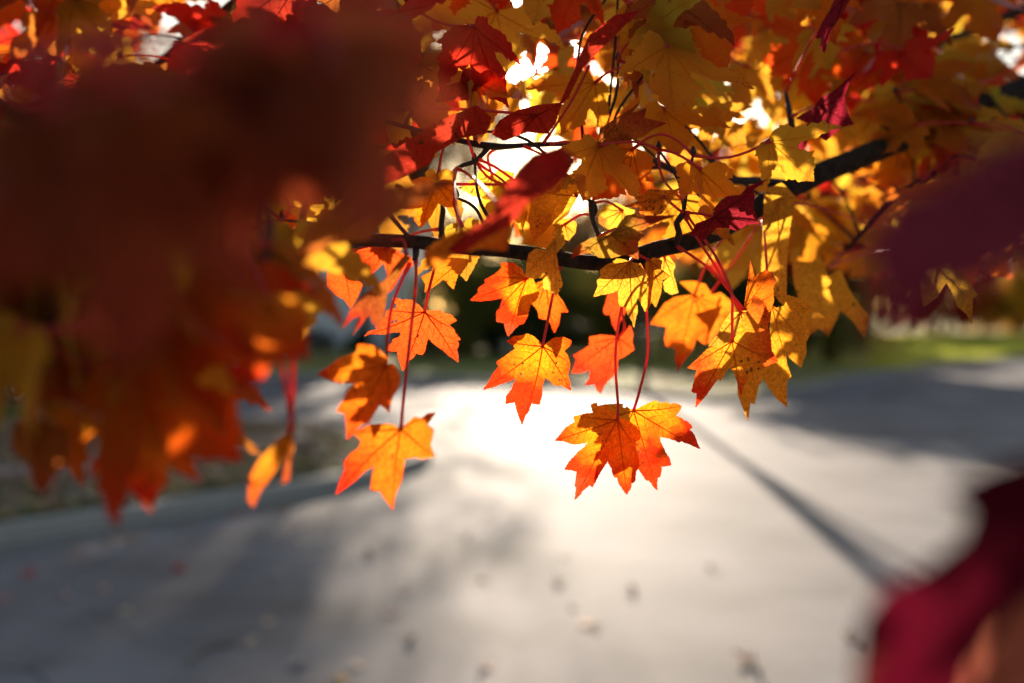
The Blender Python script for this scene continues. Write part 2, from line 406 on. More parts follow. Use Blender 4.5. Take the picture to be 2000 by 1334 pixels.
# main branch
o = at(1700, 300, .88)
branch('main', o, 'dark maple branch crossing the whole view with sharp orange leaves hanging from it', [
  dict(p=[(-60,470,.40,26),(150,452,.43,24),(300,447,.46,23),(480,452,.50,23),(640,462,.54,25),(830,475,.58,27),(1000,492,.61,28),(1100,507,.63,29),(1180,513,.64,30),(1280,489,.66,33),(1400,452,.70,37),(1500,393,.76,40),(1580,348,.80,42),(1700,300,.86,44),(1800,255,.93,46),(1900,215,1.0,48),(2060,150,1.1,52)]),
  dict(name='spur', m=TWIG, p=[(1318,478,.665,15),(1326,455,.66,13),(1322,435,.655,12),(1332,420,.65,13),(1336,408,.65,6)]),
  dict(name='spur', m=TWIG, p=[(1100,500,.63,14),(1090,485,.62,11),(1082,478,.62,9),(1076,482,.62,4)]),
  dict(name='spur', m=TWIG, p=[(865,476,.585,14),(862,440,.58,12),(865,410,.575,11),(862,400,.57,5)]),
  dict(name='spur', m=TWIG, p=[(1255,505,.655,15),(1262,520,.65,13),(1264,530,.65,7)]),
  dict(name='spur', m=TWIG, p=[(600,462,.53,16),(590,430,.525,14),(596,400,.52,13),(590,385,.52,6)]),
  dict(name='spur', m=TWIG, p=[(812,480,.58,14),(812,500,.575,13),(808,512,.575,7)]),
  dict(name='spur', m=TWIG, p=[(1160,420,.64,5),(1162,408,.64,12),(1155,395,.64,13),(1158,430,.635,9),(1175,470,.635,9),(1190,505,.64,12)]),
  dict(name='spur', m=TWIG, p=[(1570,360,.80,18),(1552,280,.79,9),(1545,235,.78,14),(1535,180,.78,7)]),
  dict(name='spur', m=TWIG, p=[(1770,270,.88,16),(1735,250,.88,13),(1700,222,.88,10)]),
])
branch('twig', at(1540, 362, .80), 'thin dark twig arching above the main branch below the sun, leaves around it', [
  dict(p=[(1570,366,.80,24),(1500,355,.78,18),(1440,353,.765,16),(1370,348,.75,15),(1300,325,.735,14),(1205,293,.71,13),(1100,281,.69,11),(1000,287,.67,11),(955,284,.66,15),(880,268,.65,10),(790,247,.64,9),(700,225,.63,8),(600,200,.6,8)], m=TWIG),
  dict(name='spur', m=TWIG, p=[(955,284,.66,14),(940,302,.655,9),(925,315,.65,10),(900,325,.645,8),(885,335,.645,5)]),
  dict(name='spur', m=TWIG, p=[(1300,325,.735,10),(1262,329,.73,6),(1240,326,.73,9)]),
])
branch('upleft', at(470, 0, 1.0), 'maple branch rising out of the top left corner with dim red and olive leaves', [
  dict(p=[(-60,345,.95,22),(60,312,.96,22),(180,248,.97,22),(260,180,.98,22),(330,108,.99,22),(400,52,1.0,21),(470,-6,1.0,21),(600,-110,1.05,24)]),
  dict(name='spur', m=TWIG, p=[(490,-10,.98,9),(465,25,.97,9),(440,45,.97,8),(425,70,.97,6),(420,95,.96,5)]),
  dict(name='spur', m=TWIG, p=[(60,312,.96,10),(110,240,.96,8),(120,170,.95,7),(100,60,.95,6)]),
])
branch('nearleft', at(-100, 400, .33), 'heavily blurred maple branch close to the lens on the left, leaves dark red to gold', [
  dict(p=[(-500,60,.26,30),(-200,130,.28,28),(100,250,.31,24),(300,330,.34,20),(430,420,.36,15),(520,520,.38,9)]),
  dict(name='spur', m=TWIG, p=[(100,250,.31,14),(120,420,.34,12),(90,600,.38,9),(200,740,.42,6)]),
  dict(name='spur', m=TWIG, p=[(-200,130,.28,14),(200,90,.27,12),(600,120,.28,9),(800,200,.3,6)]),
])
branch('right', at(2000, 0, 1.6), 'bright orange and yellow maple branch blurred behind the others at the top right', [
  dict(p=[(2300,-120,1.7,24),(2000,20,1.6,20),(1800,90,1.5,17),(1600,130,1.45,14),(1450,190,1.4,10),(1350,210,1.35,6)]),
  dict(name='spur', m=TWIG, p=[(1800,90,1.5,12),(1700,200,1.4,9),(1620,320,1.35,7),(1560,420,1.3,5)]),
])
branch('lowright', at(2050, 170, 1.0), 'maple branch at the right edge with golden brown leaves below the thick limb', [
  dict(p=[(2200,100,1.0,30),(2000,240,.98,22),(1880,310,.96,18),(1760,380,.95,14),(1680,460,.93,10),(1620,520,.92,6)]),
])
branch('nearright', at(2150, 500, .17), 'blurred maroon maple sprig very close to the lens at the right edge', [
  dict(p=[(2700,-100,.2,30),(2400,150,.19,26),(2200,400,.18,20),(2150,800,.16,14),(2140,930,.15,9)]),
])

Z1 = ((600,450),2.382); Z2 = ((1050,450),2.382); Z3 = ((600,200),3.706); Z4 = ((1050,150),3.253); Z5 = ((0,550),2.425)
Z6 = ((600,560),3.335); Z7 = ((1060,740),5.129); Z8 = ((1500,350),2.964); Z9 = ((1500,0),3.336); Z0 = ((0,0),1.0)
# --- the pair of leaves over the bright road
hero('main', *Z7, (910,318), [(910,318),(960,290),(1060,240),(1145,215),(1160,240),(1240,232),(1275,250),(1340,245),(1395,275),(1365,330),(1335,368),(1400,395),(1410,410),(1460,430),(1500,483),(1472,510),(1510,545),(1530,580),(1550,640),(1580,703),(1540,690),(1480,660),(1450,650),(1390,625),(1370,640),(1330,620),(1270,600),(1220,590),(1175,582),(1180,630),(1225,715),(1230,735),(1270,790),(1290,865),(1240,875),(1190,882),(1190,930),(1175,985),(1155,990),(1145,1040),(1150,1118),(1110,1085),(1090,1050),(1060,1018),(1040,1022),(1010,980),(990,950),(960,905),(935,908),(925,1030),(885,1020),(860,900),(872,780),(845,768),(760,830),(690,872),(650,825),(600,900),(520,1035),(500,1060),(510,900),(530,800),(585,770),(560,735),(500,760),(530,660),(575,645),(565,610),(590,548),(520,462),(475,450),(545,285),(600,260),(700,250),(800,250),(860,290)],
     .635, (.10,-.25), 'hero', pet=[(1250,760,.632),(1265,690,.635),(1263,600,.64),(1264,528,.65)], holes=[(820,278,16)], wav=.001)
hero('main', *Z7, (750,410), [(750,410),(730,360),(650,290),(610,265),(550,270),(545,238),(480,255),(490,300),(500,340),(430,345),(305,378),(320,430),(225,490),(180,550),(120,620),(210,625),(290,655),(350,655),(450,640),(420,680),(345,735),(335,755),(270,820),(215,910),(285,915),(340,930),(330,1000),(320,1080),(335,1085),(320,1215),(370,1170),(400,1125),(470,1065),(495,1090),(540,1010),(580,930),(650,828),(670,870),(690,900),(700,960),(720,990),(745,990),(760,1050),(790,1090),(830,1150),(845,1162),(860,1130),(885,1095),(890,1050),(925,1030),(935,930),(970,880),(965,800),(935,700),(935,630),(980,600),(970,540),(945,480),(905,455),(880,430),(820,400),(770,395)],
     .618, (-.12,-.2), 'hero', pet=[(1207,790,.617),(1202,700,.62),(1212,610,.625),(1235,545,.64),(1262,528,.65)], wav=.001, red=1.7)
# --- orange leaf in the middle
hero('main', *Z1, (1095,540), [(1095,540),(1085,520),(1050,490),(1020,480),(1000,487),(960,492),(928,518),(960,535),(966,552),(940,570),(915,588),(880,612),(890,635),(865,665),(850,695),(818,742),(870,728),(900,715),(940,703),(975,685),(960,710),(950,740),(925,770),(922,808),(965,800),(975,840),(985,870),(1000,908),(1015,860),(1030,845),(1045,805),(1080,812),(1093,770),(1095,720),(1107,685),(1127,700),(1152,722),(1182,722),(1227,745),(1222,700),(1212,670),(1222,640),(1222,610),(1207,570),(1197,562),(1227,530),(1230,512),(1192,495),(1147,500),(1117,520)],
     .63, (.1,.2), 'hero', pet=[(1070,625,.63),(1080,575,.632),(1092,530,.635),(1100,505,.64)], holes=[(965,625,5),(1002,617,5),(995,668,7),(1156,617,5)], wav=.001, red=2.2)
# --- red orange leaf
hero('main', *Z6, (765,165), [(765,165),(740,130),(690,90),(665,85),(635,80),(625,90),(590,72),(555,72),(558,95),(582,115),(580,140),(520,152),(505,200),(480,230),(460,260),(440,258),(460,280),(430,282),(400,290),(370,325),(410,310),(460,308),(500,312),(560,297),(600,295),(612,310),(590,330),(555,345),(550,365),(520,390),(518,415),(545,422),(585,422),(595,475),(605,500),(620,550),(650,510),(665,480),(690,465),(710,435),(750,445),(770,410),(775,380),(790,335),(820,370),(860,400),(900,430),(915,445),(945,465),(985,495),(985,440),(975,410),(990,375),(978,352),(1000,345),(965,300),(960,280),(925,250),(975,220),(935,180),(880,170),(880,157),(820,155),(780,153)],
     .625, (.25,.2), 'redorange', pet=[(833,590,.625),(838,565,.624),(850,520,.615),(862,490,.60)], holes=[(553,231,9),(580,224,8),(720,322,7)], wav=.001, red=.6)
# --- blurred pair lower left of centre
hero('main', *Z6, (515,520), [(515,520),(530,470),(480,420),(430,385),(380,375),(330,375),(320,430),(250,450),(200,470),(150,510),(65,570),(130,600),(200,625),(310,630),(260,680),(230,740),(190,810),(245,830),(255,900),(260,1000),(300,950),(350,900),(400,890),(430,840),(460,790),(470,770),(500,790),(535,828),(545,770),(560,710),(600,650),(608,590),(580,520),(550,500)],
     .505, (.3,.1), 'orange', pet=[(758,650,.54),(768,590,.55),(800,515,.575)])
hero('main', *Z1, (435,925), [(435,925),(400,905),(380,900),(330,900),(290,905),(250,925),(210,940),(250,980),(240,1010),(200,1040),(170,1080),(175,1110),(150,1170),(133,1230),(190,1190),(230,1160),(270,1120),(310,1095),(300,1150),(293,1205),(340,1215),(360,1250),(400,1300),(410,1230),(440,1160),(455,1060),(480,1060),(500,1055),(530,1065),(590,1055),(575,1000),(590,930),(575,915),(560,905),(600,845),(560,850),(530,875),(500,865),(470,890),(445,915)],
     .515, (-.2,-.1), 'orange', pet=[(790,760,.55),(802,650,.56),(812,560,.57),(812,505,.577)], red=1.4)
# --- behind, red orange
hero('main', *Z2, (375,500), [(375,500),(350,490),(295,485),(240,495),(240,535),(210,555),(165,580),(180,600),(155,665),(200,665),(245,650),(240,690),(220,720),(265,715),(275,745),(295,762),(310,720),(330,700),(370,660),(375,600),(400,590),(450,555),(440,520),(445,480),(430,440),(410,470),(390,490)], .73, (.2,.1), 'redorange', pet=[(1220,640,.73),(1215,600,.73),(1230,520,.69),(1250,500,.66)])
hero('main', *Z2, (330,250), [(390,290),(330,280),(320,320),(305,370),(310,390),(340,395),(345,430),(365,472),(380,430),(400,400),(412,370),(410,330)], .74, (.2,.1), 'redorange')
hero('main', *Z1, (1020,225), [(1020,225),(1000,180),(960,150),(900,150),(905,175),(870,205),(825,230),(830,245),(795,270),(795,290),(757,325),(800,330),(850,325),(910,315),(900,350),(880,380),(880,425),(915,430),(920,460),(935,495),(970,455),(985,440),(1010,430),(1025,400),(1040,345),(1070,320),(1080,290),(1060,250),(1050,215)], .66, (.1,.2), 'hero')
hero('main', *Z1, (1110,230), [(1110,230),(1050,250),(1000,260),(985,300),(980,350),(1035,340),(1050,345),(1070,370),(1080,410),(1110,415),(1130,430),(1150,478),(1170,440),(1180,380),(1215,380),(1190,330),(1160,290),(1150,240)], .69, (-.1,.1), 'orange')
hero('main', *Z2, (430,145), [(430,145),(400,135),(370,130),(345,150),(320,160),(290,185),(295,210),(275,235),(280,260),(260,310),(300,300),(330,295),(375,280),(375,320),(380,350),(410,360),(415,385),(440,425),(448,455),(458,400),(468,380),(460,330),(465,315),(480,340),(500,380),(510,350),(505,300),(510,240),(500,190),(470,155)], .615, (.1,.1), 'gold', red=.1, pet=[(1235,505,.625),(1250,500,.65)])
hero('main', *Z2, (520,140), [(500,150),(540,125),(580,140),(575,180),(620,215),(580,230),(575,290),(550,360),(530,330),(510,380),(505,250)], .625, (.4,.1), 'amber', red=.3)
hero('main', *Z2, (590,130), [(570,130),(610,120),(640,160),(630,200),(655,290),(620,300),(590,280),(585,240),(620,215),(575,180)], .69, (.2,.1), 'yellow')
hero('main', *Z1, (1150,60), [(1060,85),(1110,90),(1150,30),(1190,0),(1200,60),(1160,110),(1170,180),(1190,250),(1160,305),(1130,280),(1100,270),(1095,220),(1050,225),(1015,215),(1020,160),(1030,110)], .605, (.3,.1), 'yellow', red=.15)
# --- crumpled cluster on the right
hero('main', *Z2, (1090,350), [(1090,350),(1110,360),(1150,350),(1160,300),(1230,320),(1280,370),(1250,400),(1270,480),(1250,520),(1250,570),(1225,640),(1180,600),(1155,575),(1160,620),(1180,680),(1160,700),(1160,825),(1110,780),(1080,740),(1050,690),(1030,720),(1010,810),(990,800),(978,890),(960,840),(930,760),(930,700),(1000,640),(1090,600),(1080,450)], .66, (.2,-.1), 'amber', red=.15, pet=[(1500,560,.67),(1495,480,.7),(1490,430,.74)])
hero('main', *Z2, (945,380), [(945,380),(900,380),(870,420),(840,480),(800,530),(790,555),(850,540),(905,520),(980,520),(1060,450),(1080,380),(1000,350)], .645, (-.5,.2), 'gold', pet=[(1410,540,.64),(1365,470,.645),(1335,420,.65)])
hero('main', *Z2, (960,370), [(960,370),(975,250),(985,190),(990,138),(1010,220),(1030,200),(1060,185),(1090,195),(1110,230),(1095,270),(1100,330),(1080,380),(1000,380)], .635, (.5,.3), 'orange', wav=.003, red=.6)
hero('main', *Z2, (905,515), [(905,515),(850,535),(790,550),(740,600),(695,640),(740,650),(715,750),(740,760),(735,825),(790,760),(840,690),(850,700),(890,640),(910,655),(930,710),(945,770),(960,720),(1000,660),(1050,640),(1090,620),(1120,610),(1090,560),(1085,500),(1070,450),(1085,400),(1050,330),(1010,300),(980,360),(950,420),(930,480)], .605, (-.6,.4), 'amber', red=1.6, wav=.002, pet=[(1430,620,.607),(1428,570,.61),(1400,505,.625),(1370,460,.64),(1338,415,.65)])
hero('main', *Z2, (730,300), [(730,300),(660,240),(720,235),(780,250),(810,300),(850,290),(860,350),(840,400),(800,480),(790,530),(760,520),(740,500),(720,560),(680,610),(650,660),(640,600),(640,550),(600,540),(590,510),(600,450),(525,435),(570,370),(590,340),(640,310)], .80, (.1,.2), 'orange', red=1.0)
hero('main', *Z2, (800,300), [(800,310),(850,290),(900,330),(940,400),(880,470),(830,520),(770,530),(750,480),(760,400),(700,340)], .84, (.3,.2), 'amber')
# --- left of centre
hero('main', *Z1, (370,80), [(370,65),(300,60),(250,80),(230,100),(200,150),(220,190),(290,205),(290,212),(325,180),(355,150),(370,190),(380,290),(400,270),(450,180),(490,165),(490,130),(430,100)], .73, (.1,.2), 'redorange')
hero('main', *Z1, (150,110), [(130,140),(180,100),(230,110),(250,160),(225,220),(260,250),(235,310),(205,365),(170,320),(130,300),(90,260),(90,220),(100,170)], .70, (.3,.2), 'redorange', red=.4)
hero('main', *Z1, (460,110), [(460,110),(420,150),(370,220),(330,250),(270,290),(200,370),(165,460),(210,410),(250,400),(210,490),(260,430),(290,390),(300,430),(340,460),(360,390),(370,300),(400,250),(440,180),(480,130)], .545, (.9,-.2), 'brown', red=1.2, wav=.003)
hero('main', *Z1, (770,105), [(770,105),(740,150),(720,180),(700,210),(680,275),(655,250),(635,225),(590,262),(545,290),(550,250),(530,215),(580,190),(590,160),(640,120),(690,105)], .64, (.5,.2), 'orange', red=.3)
hero('main', *Z3, (940,590), [(930,590),(880,540),(820,540),(750,570),(780,600),(700,640),(690,670),(620,740),(700,770),(800,770),(770,850),(820,910),(860,870),(900,820),(950,730),(1000,760),(1070,760),(1090,680),(1060,640),(1080,600),(1040,560),(980,560)], .64, (.2,.3), 'hero', red=.6)
hero('twig', *Z3, (1340,530), [(1340,530),(1290,490),(1240,500),(1230,540),(1180,570),(1140,600),(1090,620),(1160,650),(1200,680),(1300,700),(1400,700),(1460,660),(1490,580),(1500,510),(1440,490),(1380,490)], .68, (.1,.3), 'yellow')
hero('twig', *Z3, (1600,640), [(1540,760),(1600,680),(1690,640),(1700,600),(1850,540),(1960,500),(2000,600),(1950,700),(1880,820),(1760,900),(1700,1000),(1640,1030),(1570,1020),(1640,880),(1560,840)], .645, (.2,.3), 'gold', red=.3)
# --- above the branch, centre right
hero('main', *Z4, (470,1000), [(470,1000),(520,930),(560,880),(620,870),(690,880),(760,880),(890,880),(800,910),(700,950),(640,980),(680,1000),(640,1050),(640,1160),(560,1130),(480,1150),(400,1150),(330,1120),(270,1130),(210,1155),(240,1080),(330,1030),(420,1010)], .585, (-.3,.9), 'olive', red=1.5, wav=.003)
hero('main', *Z4, (800,760), [(900,710),(850,720),(780,720),(720,710),(690,730),(620,770),(640,790),(550,825),(640,830),(650,870),(700,890),(790,870),(840,800),(880,740)], .61, (.6,.4), 'amber', red=.6, pet=[(1320,405,.63),(1334,415,.65)])
hero('main', *Z4, (1120,890), [(1120,890),(1110,850),(1160,790),(1200,760),(1290,750),(1330,700),(1460,650),(1370,720),(1380,760),(1370,820),(1400,930),(1330,940),(1270,980),(1200,960),(1140,960),(1040,1050),(1010,1010),(965,1010),(1010,930)], .62, (.3,.8), 'maroon', red=.9, wav=.003, pet=[(1370,418,.63),(1340,415,.65)])
hero('twig', *Z4, (330,480), [(300,480),(370,420),(400,330),(500,260),(600,200),(655,150),(600,230),(690,200),(680,260),(820,295),(740,330),(670,380),(600,400),(520,410),(500,460),(510,545),(450,540),(380,600),(310,640),(300,560)], .64, (.7,.6), 'brown', red=.9, wav=.003)
hero('twig', *Z4, (250,760), [(290,620),(310,640),(260,720),(210,760),(160,860),(90,930),(30,1000),(-30,1060),(-60,900),(-40,800),(-90,700),(20,690),(150,650)], .63, (.5,.5), 'gold', red=.3)
hero('main', *Z4, (540,850), [(380,860),(440,810),(500,800),(560,830),(620,850),(600,900),(540,960),(480,980),(430,960),(390,930)], .68, (.1,.3), 'yellow')
hero('main', *Z4, (170,940), [(80,930),(130,900),(200,900),(250,930),(240,990),(200,1040),(130,1020),(70,1000)], .67, (.1,.3), 'gold')
# --- maroon, blurred, over the branch
hero('twig', *Z0, (980,410), [(1130,310),(1110,345),(1080,370),(1030,395),(1000,440),(940,470),(900,500),(870,490),(890,470),(960,420),(985,370),(1010,330),(1040,300),(1095,285)], .44, (.2,.6), 'darkred', red=.9)
hero('twig', *Z0, (900,450), [(1000,400),(1000,430),(990,490),(940,485),(880,500),(860,530),(830,520),(830,490),(870,460),(930,440)], .46, (.2,.4), 'amber', red=.6)
hero('twig', *Z0, (700,430), [(890,345),(830,390),(760,430),(720,470),(640,480),(560,530),(600,440),(700,380),(800,360)], .40, (.2,.4), 'brown', red=.6)
hero('twig', *Z0, (1150,130), [(1250,20),(1190,80),(1140,130),(1110,190),(1090,210),(1120,140),(1150,70),(1200,30)], .62, (.4,.4), 'darkred')
hero('twig', *Z0, (1050,225), [(1098,200),(1085,240),(1070,262),(1030,258),(985,275),(960,262),(975,235),(1010,215),(1050,205)], .63, (.6,.5), 'darkred', red=.6)
hero('twig', *Z0, (935,180), [(905,135),(925,130),(940,142),(952,150),(938,175),(920,195),(850,200),(860,170),(898,160)], .66, (.3,.2), 'darkred', red=.4)
hero('twig', *Z0, (930,270), [(930,205),(960,230),(950,260),(900,270),(850,300),(840,320),(780,350),(700,380),(690,340),(760,300),(850,240)], .60, (.3,.3), 'darkred', red=.5)
# --- maroon pair at the upper right
hero('main', *Z9, (330,700), [(340,640),(420,600),(580,460),(530,540),(500,620),(500,690),(530,760),(560,810),(480,830),(430,870),(380,920),(330,890),(280,860),(240,960),(200,1050),(190,980),(220,900),(260,800),(180,770),(300,700)], .70, (.2,.5), 'maroon', red=.6)
hero('main', *Z9, (500,-20), [(430,0),(540,-10),(470,110),(400,220),(370,350),(340,310),(350,250),(310,250),(350,150),(400,70)], .68, (.2,.5), 'maroon', red=.6)
hero('lowright', *Z8, (1000,390), [(1000,400),(1060,500),(1110,530),(1160,590),(1215,670),(1185,690),(1180,840),(1150,780),(1100,740),(1060,640),(1030,600),(980,680),(900,740),(880,640),(880,500),(920,430)], .66, (.1,.1), 'olive', red=.4)
hero('lowright', *Z8, (1300,330), [(1100,330),(1200,300),(1300,270),(1450,300),(1420,440),(1350,490),(1240,530),(1230,440),(1160,430)], .70, (.1,.1), 'brown', red=.4)
hero('lowright', *Z8, (60,120), [(-20,60),(80,20),(160,100),(130,260),(110,450),(105,745),(60,700),(20,650),(-40,560),(-30,300)], .72, (.2,.1), 'gold', red=.2)
hero('lowright', *Z8, (400,430), [(140,470),(250,480),(300,440),(350,560),(420,520),(470,640),(560,760),(600,800),(560,920),(490,820),(420,760),(350,910),(290,860),(250,900),(200,760),(150,600)], .80, (.2,.2), 'gold', red=.4)
# --- blurred hanging leaves on the left
hero('nearleft', *Z5, (760,420), [(690,300),(760,280),(850,250),(940,270),(930,340),(880,400),(860,470),(940,440),(990,500),(1040,570),(1010,670),(950,610),(880,570),(820,500),(770,440),(700,370)], .42, (.2,.2), 'orange', red=1.3)
hero('nearleft', *Z5, (640,590), [(620,560),(700,570),(800,640),(860,680),(850,780),(900,830),(950,950),(860,910),(790,870),(800,950),(750,1000),(715,1095),(650,1020),(600,970),(580,1060),(500,1020),(480,900),(430,920),(430,860),(490,780),(560,650)], .36, (.2,.2), 'amber', red=1.4)
hero('nearleft', *Z5, (1370,710), [(1370,705),(1385,780),(1300,900),(1240,980),(1200,1070),(1175,1040),(1180,930),(1230,840),(1300,770)], .42, (.4,.2), 'amber', red=.8, pet=[(570,800,.415),(572,720,.41),(575,620,.40),(560,540,.38)], pw=.0012)
hero('nearleft', *Z5, (1385,700), [(1385,710),(1395,780),(1375,860),(1370,940),(1335,960),(1345,880),(1360,780)], .425, (.4,.2), 'brown', red=.8)
hero('nearleft', *Z5, (320,300), [(180,310),(300,290),(400,330),(460,480),(370,580),(280,560),(150,550),(130,420)], .35, (.2,.2), 'orange', red=.7)
hero('nearleft', *Z5, (1300,120), [(1100,100),(1300,60),(1455,90),(1460,380),(1400,350),(1280,400),(1230,480),(1130,520),(1080,430),(1150,330),(1080,230)], .34, (.2,.2), 'amber', red=1.6)
hero('nearleft', *Z5, (150,750), [(60,660),(180,640),(330,700),(330,850),(260,930),(200,1020),(150,960),(130,860),(50,800)], .34, (.2,.2), 'brown', red=.7)
# --- very close, right; the red and the wine leaf carry shade in their colour
hero('nearright', *Z0, (2100,920), [(1660,1460),(1680,1210),(1725,1150),(1810,1105),(1880,1050),(1895,1005),(1850,960),(1930,915),(2110,860),(2180,1040),(2090,1130),(2010,1170),(1950,1230),(1895,1310),(1860,1460)], .185, (.1,.1), 'shadedred', red=.6, pet=[(2120,880,.15),(2150,800,.16)], wav=.0005)
hero('nearright', *Z0, (2060,300), [(1690,470),(1740,390),(1850,350),(1930,280),(2100,240),(2120,500),(2010,500),(1900,560),(1840,560),(1760,660),(1700,680),(1710,560)], .165, (.1,.1), 'shadedwine', red=.4, pet=[(2150,380,.17),(2200,400,.18)], wav=.0005)
hero('nearright', *Z0, (2230,1080), [(1800,1500),(1840,1330),(1900,1200),(1960,1120),(2060,1080),(2230,1080),(2300,1300),(2200,1560)], .27, (.1,.1), 'peach', red=.4, pet=[(2280,980,.25),(2260,700,.2)], wav=.0005)

# --- everything that is not one of the outlined leaves
BLOCK = list(HERO)
SOFT = [at(px, py, d) for px in range(1150, 1920, 64) for py in range(200, 480, 50) for d in (.72, 1.0)]
GAPS = [[(955,150),(1010,150),(990,230),(950,240)],[(890,40),(1000,50),(980,120),(930,200),(880,170)], [(1000,150),(1100,180),(1190,130),(1250,170),(1180,230),(1080,260),(1000,230)], [(1340,90),(1420,50),(1470,140),(1400,190)], [(1180,20),(1240,20),(1240,60),(1180,50)]]
def common(cen, pc, s, dmin=.0, gap=True):
    x, y, d = pc
    if d < dmin: return True
    if math.hypot(x - 1050, y - 118) < 8 + s * F / d * .26: return True
    if d < .6 and 860 < x < 1450 and y < 300: return True
    if gap and any(inside((x, y), g) for g in GAPS) and rnd.random() < .42: return True
    # do not stand between the sun and the outlined leaves
    for h in SOFT:
        v = cen - h; t = v.dot(SUN)
        if t > .03 and (v - SUN * t).length < .35 * s and rnd.random() < .55: return True
    for h in BLOCK:
        v = cen - h; t = v.dot(SUN)
        if t > .012 and (v - SUN * t).length < .42 * s: return rnd.random() < .9
    return False
def rj(dmin=0., extra=None):
    def f(cen, pc, s):
        if extra and extra(pc): return True
        return common(cen, pc, s, dmin)
    return f
heroz = [(640,500),(1700,500),(1700,1000),(640,1000)]
nohero = lambda pc: inside(pc[:2], heroz) or (400 < pc[0] < 900 and 405 < pc[1] < 520 and pc[2] < .72)
spray('upleft', [(-60,-60),(640,-60),(640,250),(300,300),(-60,300)], (.80,1.05), 26, (2,4), ['olive','brown','orange','darkred','red','gold','amber'], (.055,.075), rj(.7), seed=1)
spray('upleft', [(-60,250),(640,250),(640,430),(-60,560)], (.65,1.0), 14, (2,4), ['brown','darkred','maroon','orange'], (.055,.075), rj(.6), seed=2)
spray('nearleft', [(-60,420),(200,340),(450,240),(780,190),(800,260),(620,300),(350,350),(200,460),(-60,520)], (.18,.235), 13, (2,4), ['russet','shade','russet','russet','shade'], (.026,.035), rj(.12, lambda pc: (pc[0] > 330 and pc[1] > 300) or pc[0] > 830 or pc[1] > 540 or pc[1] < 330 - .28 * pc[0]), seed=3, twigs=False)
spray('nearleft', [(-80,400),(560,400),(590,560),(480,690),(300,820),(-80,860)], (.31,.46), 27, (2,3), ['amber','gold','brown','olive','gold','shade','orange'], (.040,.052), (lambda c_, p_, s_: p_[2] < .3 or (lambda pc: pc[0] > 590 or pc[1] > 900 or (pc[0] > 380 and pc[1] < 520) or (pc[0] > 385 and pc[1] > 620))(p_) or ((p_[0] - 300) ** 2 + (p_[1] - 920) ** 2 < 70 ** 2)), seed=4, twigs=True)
spray('main', [(300,330),(640,300),(1150,300),(1500,300),(1560,430),(1200,500),(640,490),(400,600),(300,620)], (.62,.86), 22, (2,4), ['gold','amber','gold','yellow','orange'], (.036,.052), rj(.58, nohero), seed=5)
spray('twig', [(620,120),(880,60),(900,240),(700,330),(560,330)], (.62,.85), 10, (2,4), ['brown','darkred','red','orange'], (.05,.065), rj(.55, nohero), seed=6)
spray('twig', [(850,-40),(1500,-40),(1500,300),(1100,280),(860,250)], (.66,1.1), 26, (2,4), ['amber','gold','redorange','brown','yellow','orange'], (.038,.055), rj(.56, nohero), seed=7)
spray('right', [(1280,-60),(2100,-60),(2100,240),(1500,330),(1280,330)], (1.1,2.0), 40, (3,5), ['gold','orange','redorange','yellow','amber','red','brown'], (.055,.075), rj(.9), seed=8, face=.6)
spray('lowright', [(1560,250),(2060,60),(2060,480),(1850,480),(1700,560),(1480,560),(1480,430)], (.85,1.25), 30, (2,4), ['gold','gold','amber','yellow','orange'], (.045,.062), rj(.72), seed=9)
print('LEAVES', {k: v['n'] for k, v in BR.items()})
if True:
    # beyond these, the same trees' foliage farther back
    e = empty('maple_branch', at(1200, -200, 2.6), label='farther maple branch glowing orange and yellow through gaps beside the sun', cat='branch', group='autumn maple branches hanging over the road')
    BR['far'] = dict(e=e, pts=limb(e, [(2300,60,2.6,20),(1900,60,2.5,15),(1600,120,2.4,12),(1350,230,2.3,9),(1200,330,2.2,5)]), n=0)
    spray('far', [(1230,120),(1900,-40),(2080,100),(2080,420),(1700,470),(1350,540),(1230,430)], (1.7,2.8), 22, (3,5), ['gold','orange','redorange','yellow','red','amber'], (.06,.08), rj(1.3, lambda pc: pc[1] > 560), seed=10, face=.7)

branch('mid', at(1650, 200, 1.2), 'leafy golden maple branch just behind the thick limb right of centre', [dict(p=[(2200,-60,1.5,24),(1900,60,1.35,20),(1700,150,1.25,16),(1500,270,1.2,12),(1350,340,1.15,9),(1250,370,1.1,6)])])
spray('mid', [(1180,180),(1500,140),(1850,120),(1850,420),(1600,500),(1250,500),(1150,380)], (.92,1.4), 30, (3,5), ['yellow','gold','yellow','orange','yellow','amber'], (.042,.058), rj(.8, lambda pc: pc[1] > 560), seed=12, face=.65)
branch('top', at(1300, -80, 1.2), 'leafy orange maple branch crossing the top edge right of the sun', [dict(p=[(2300,-300,1.5,26),(1900,-180,1.4,20),(1500,-60,1.25,15),(1200,20,1.15,10),(950,60,1.1,6)])])
spray('top', [(820,-60),(1900,-60),(1900,160),(1300,180),(1100,120),(820,200)], (.85,1.6), 27, (3,4), ['amber','orange','redorange','gold','red','brown'], (.045,.06), rj(.75), seed=13, face=.6)
spray('main', [(1010,150),(1300,60),(1320,270),(980,280)], (.74,1.0), 6, (2,3), ['amber','gold','yellow'], (.036,.048), lambda c, pc, s: math.hypot(pc[0]-1050, pc[1]-118) < 60 or pc[2] < .7, seed=21, twigs=False)
print('LEAVES', {k: v['n'] for k, v in BR.items()})
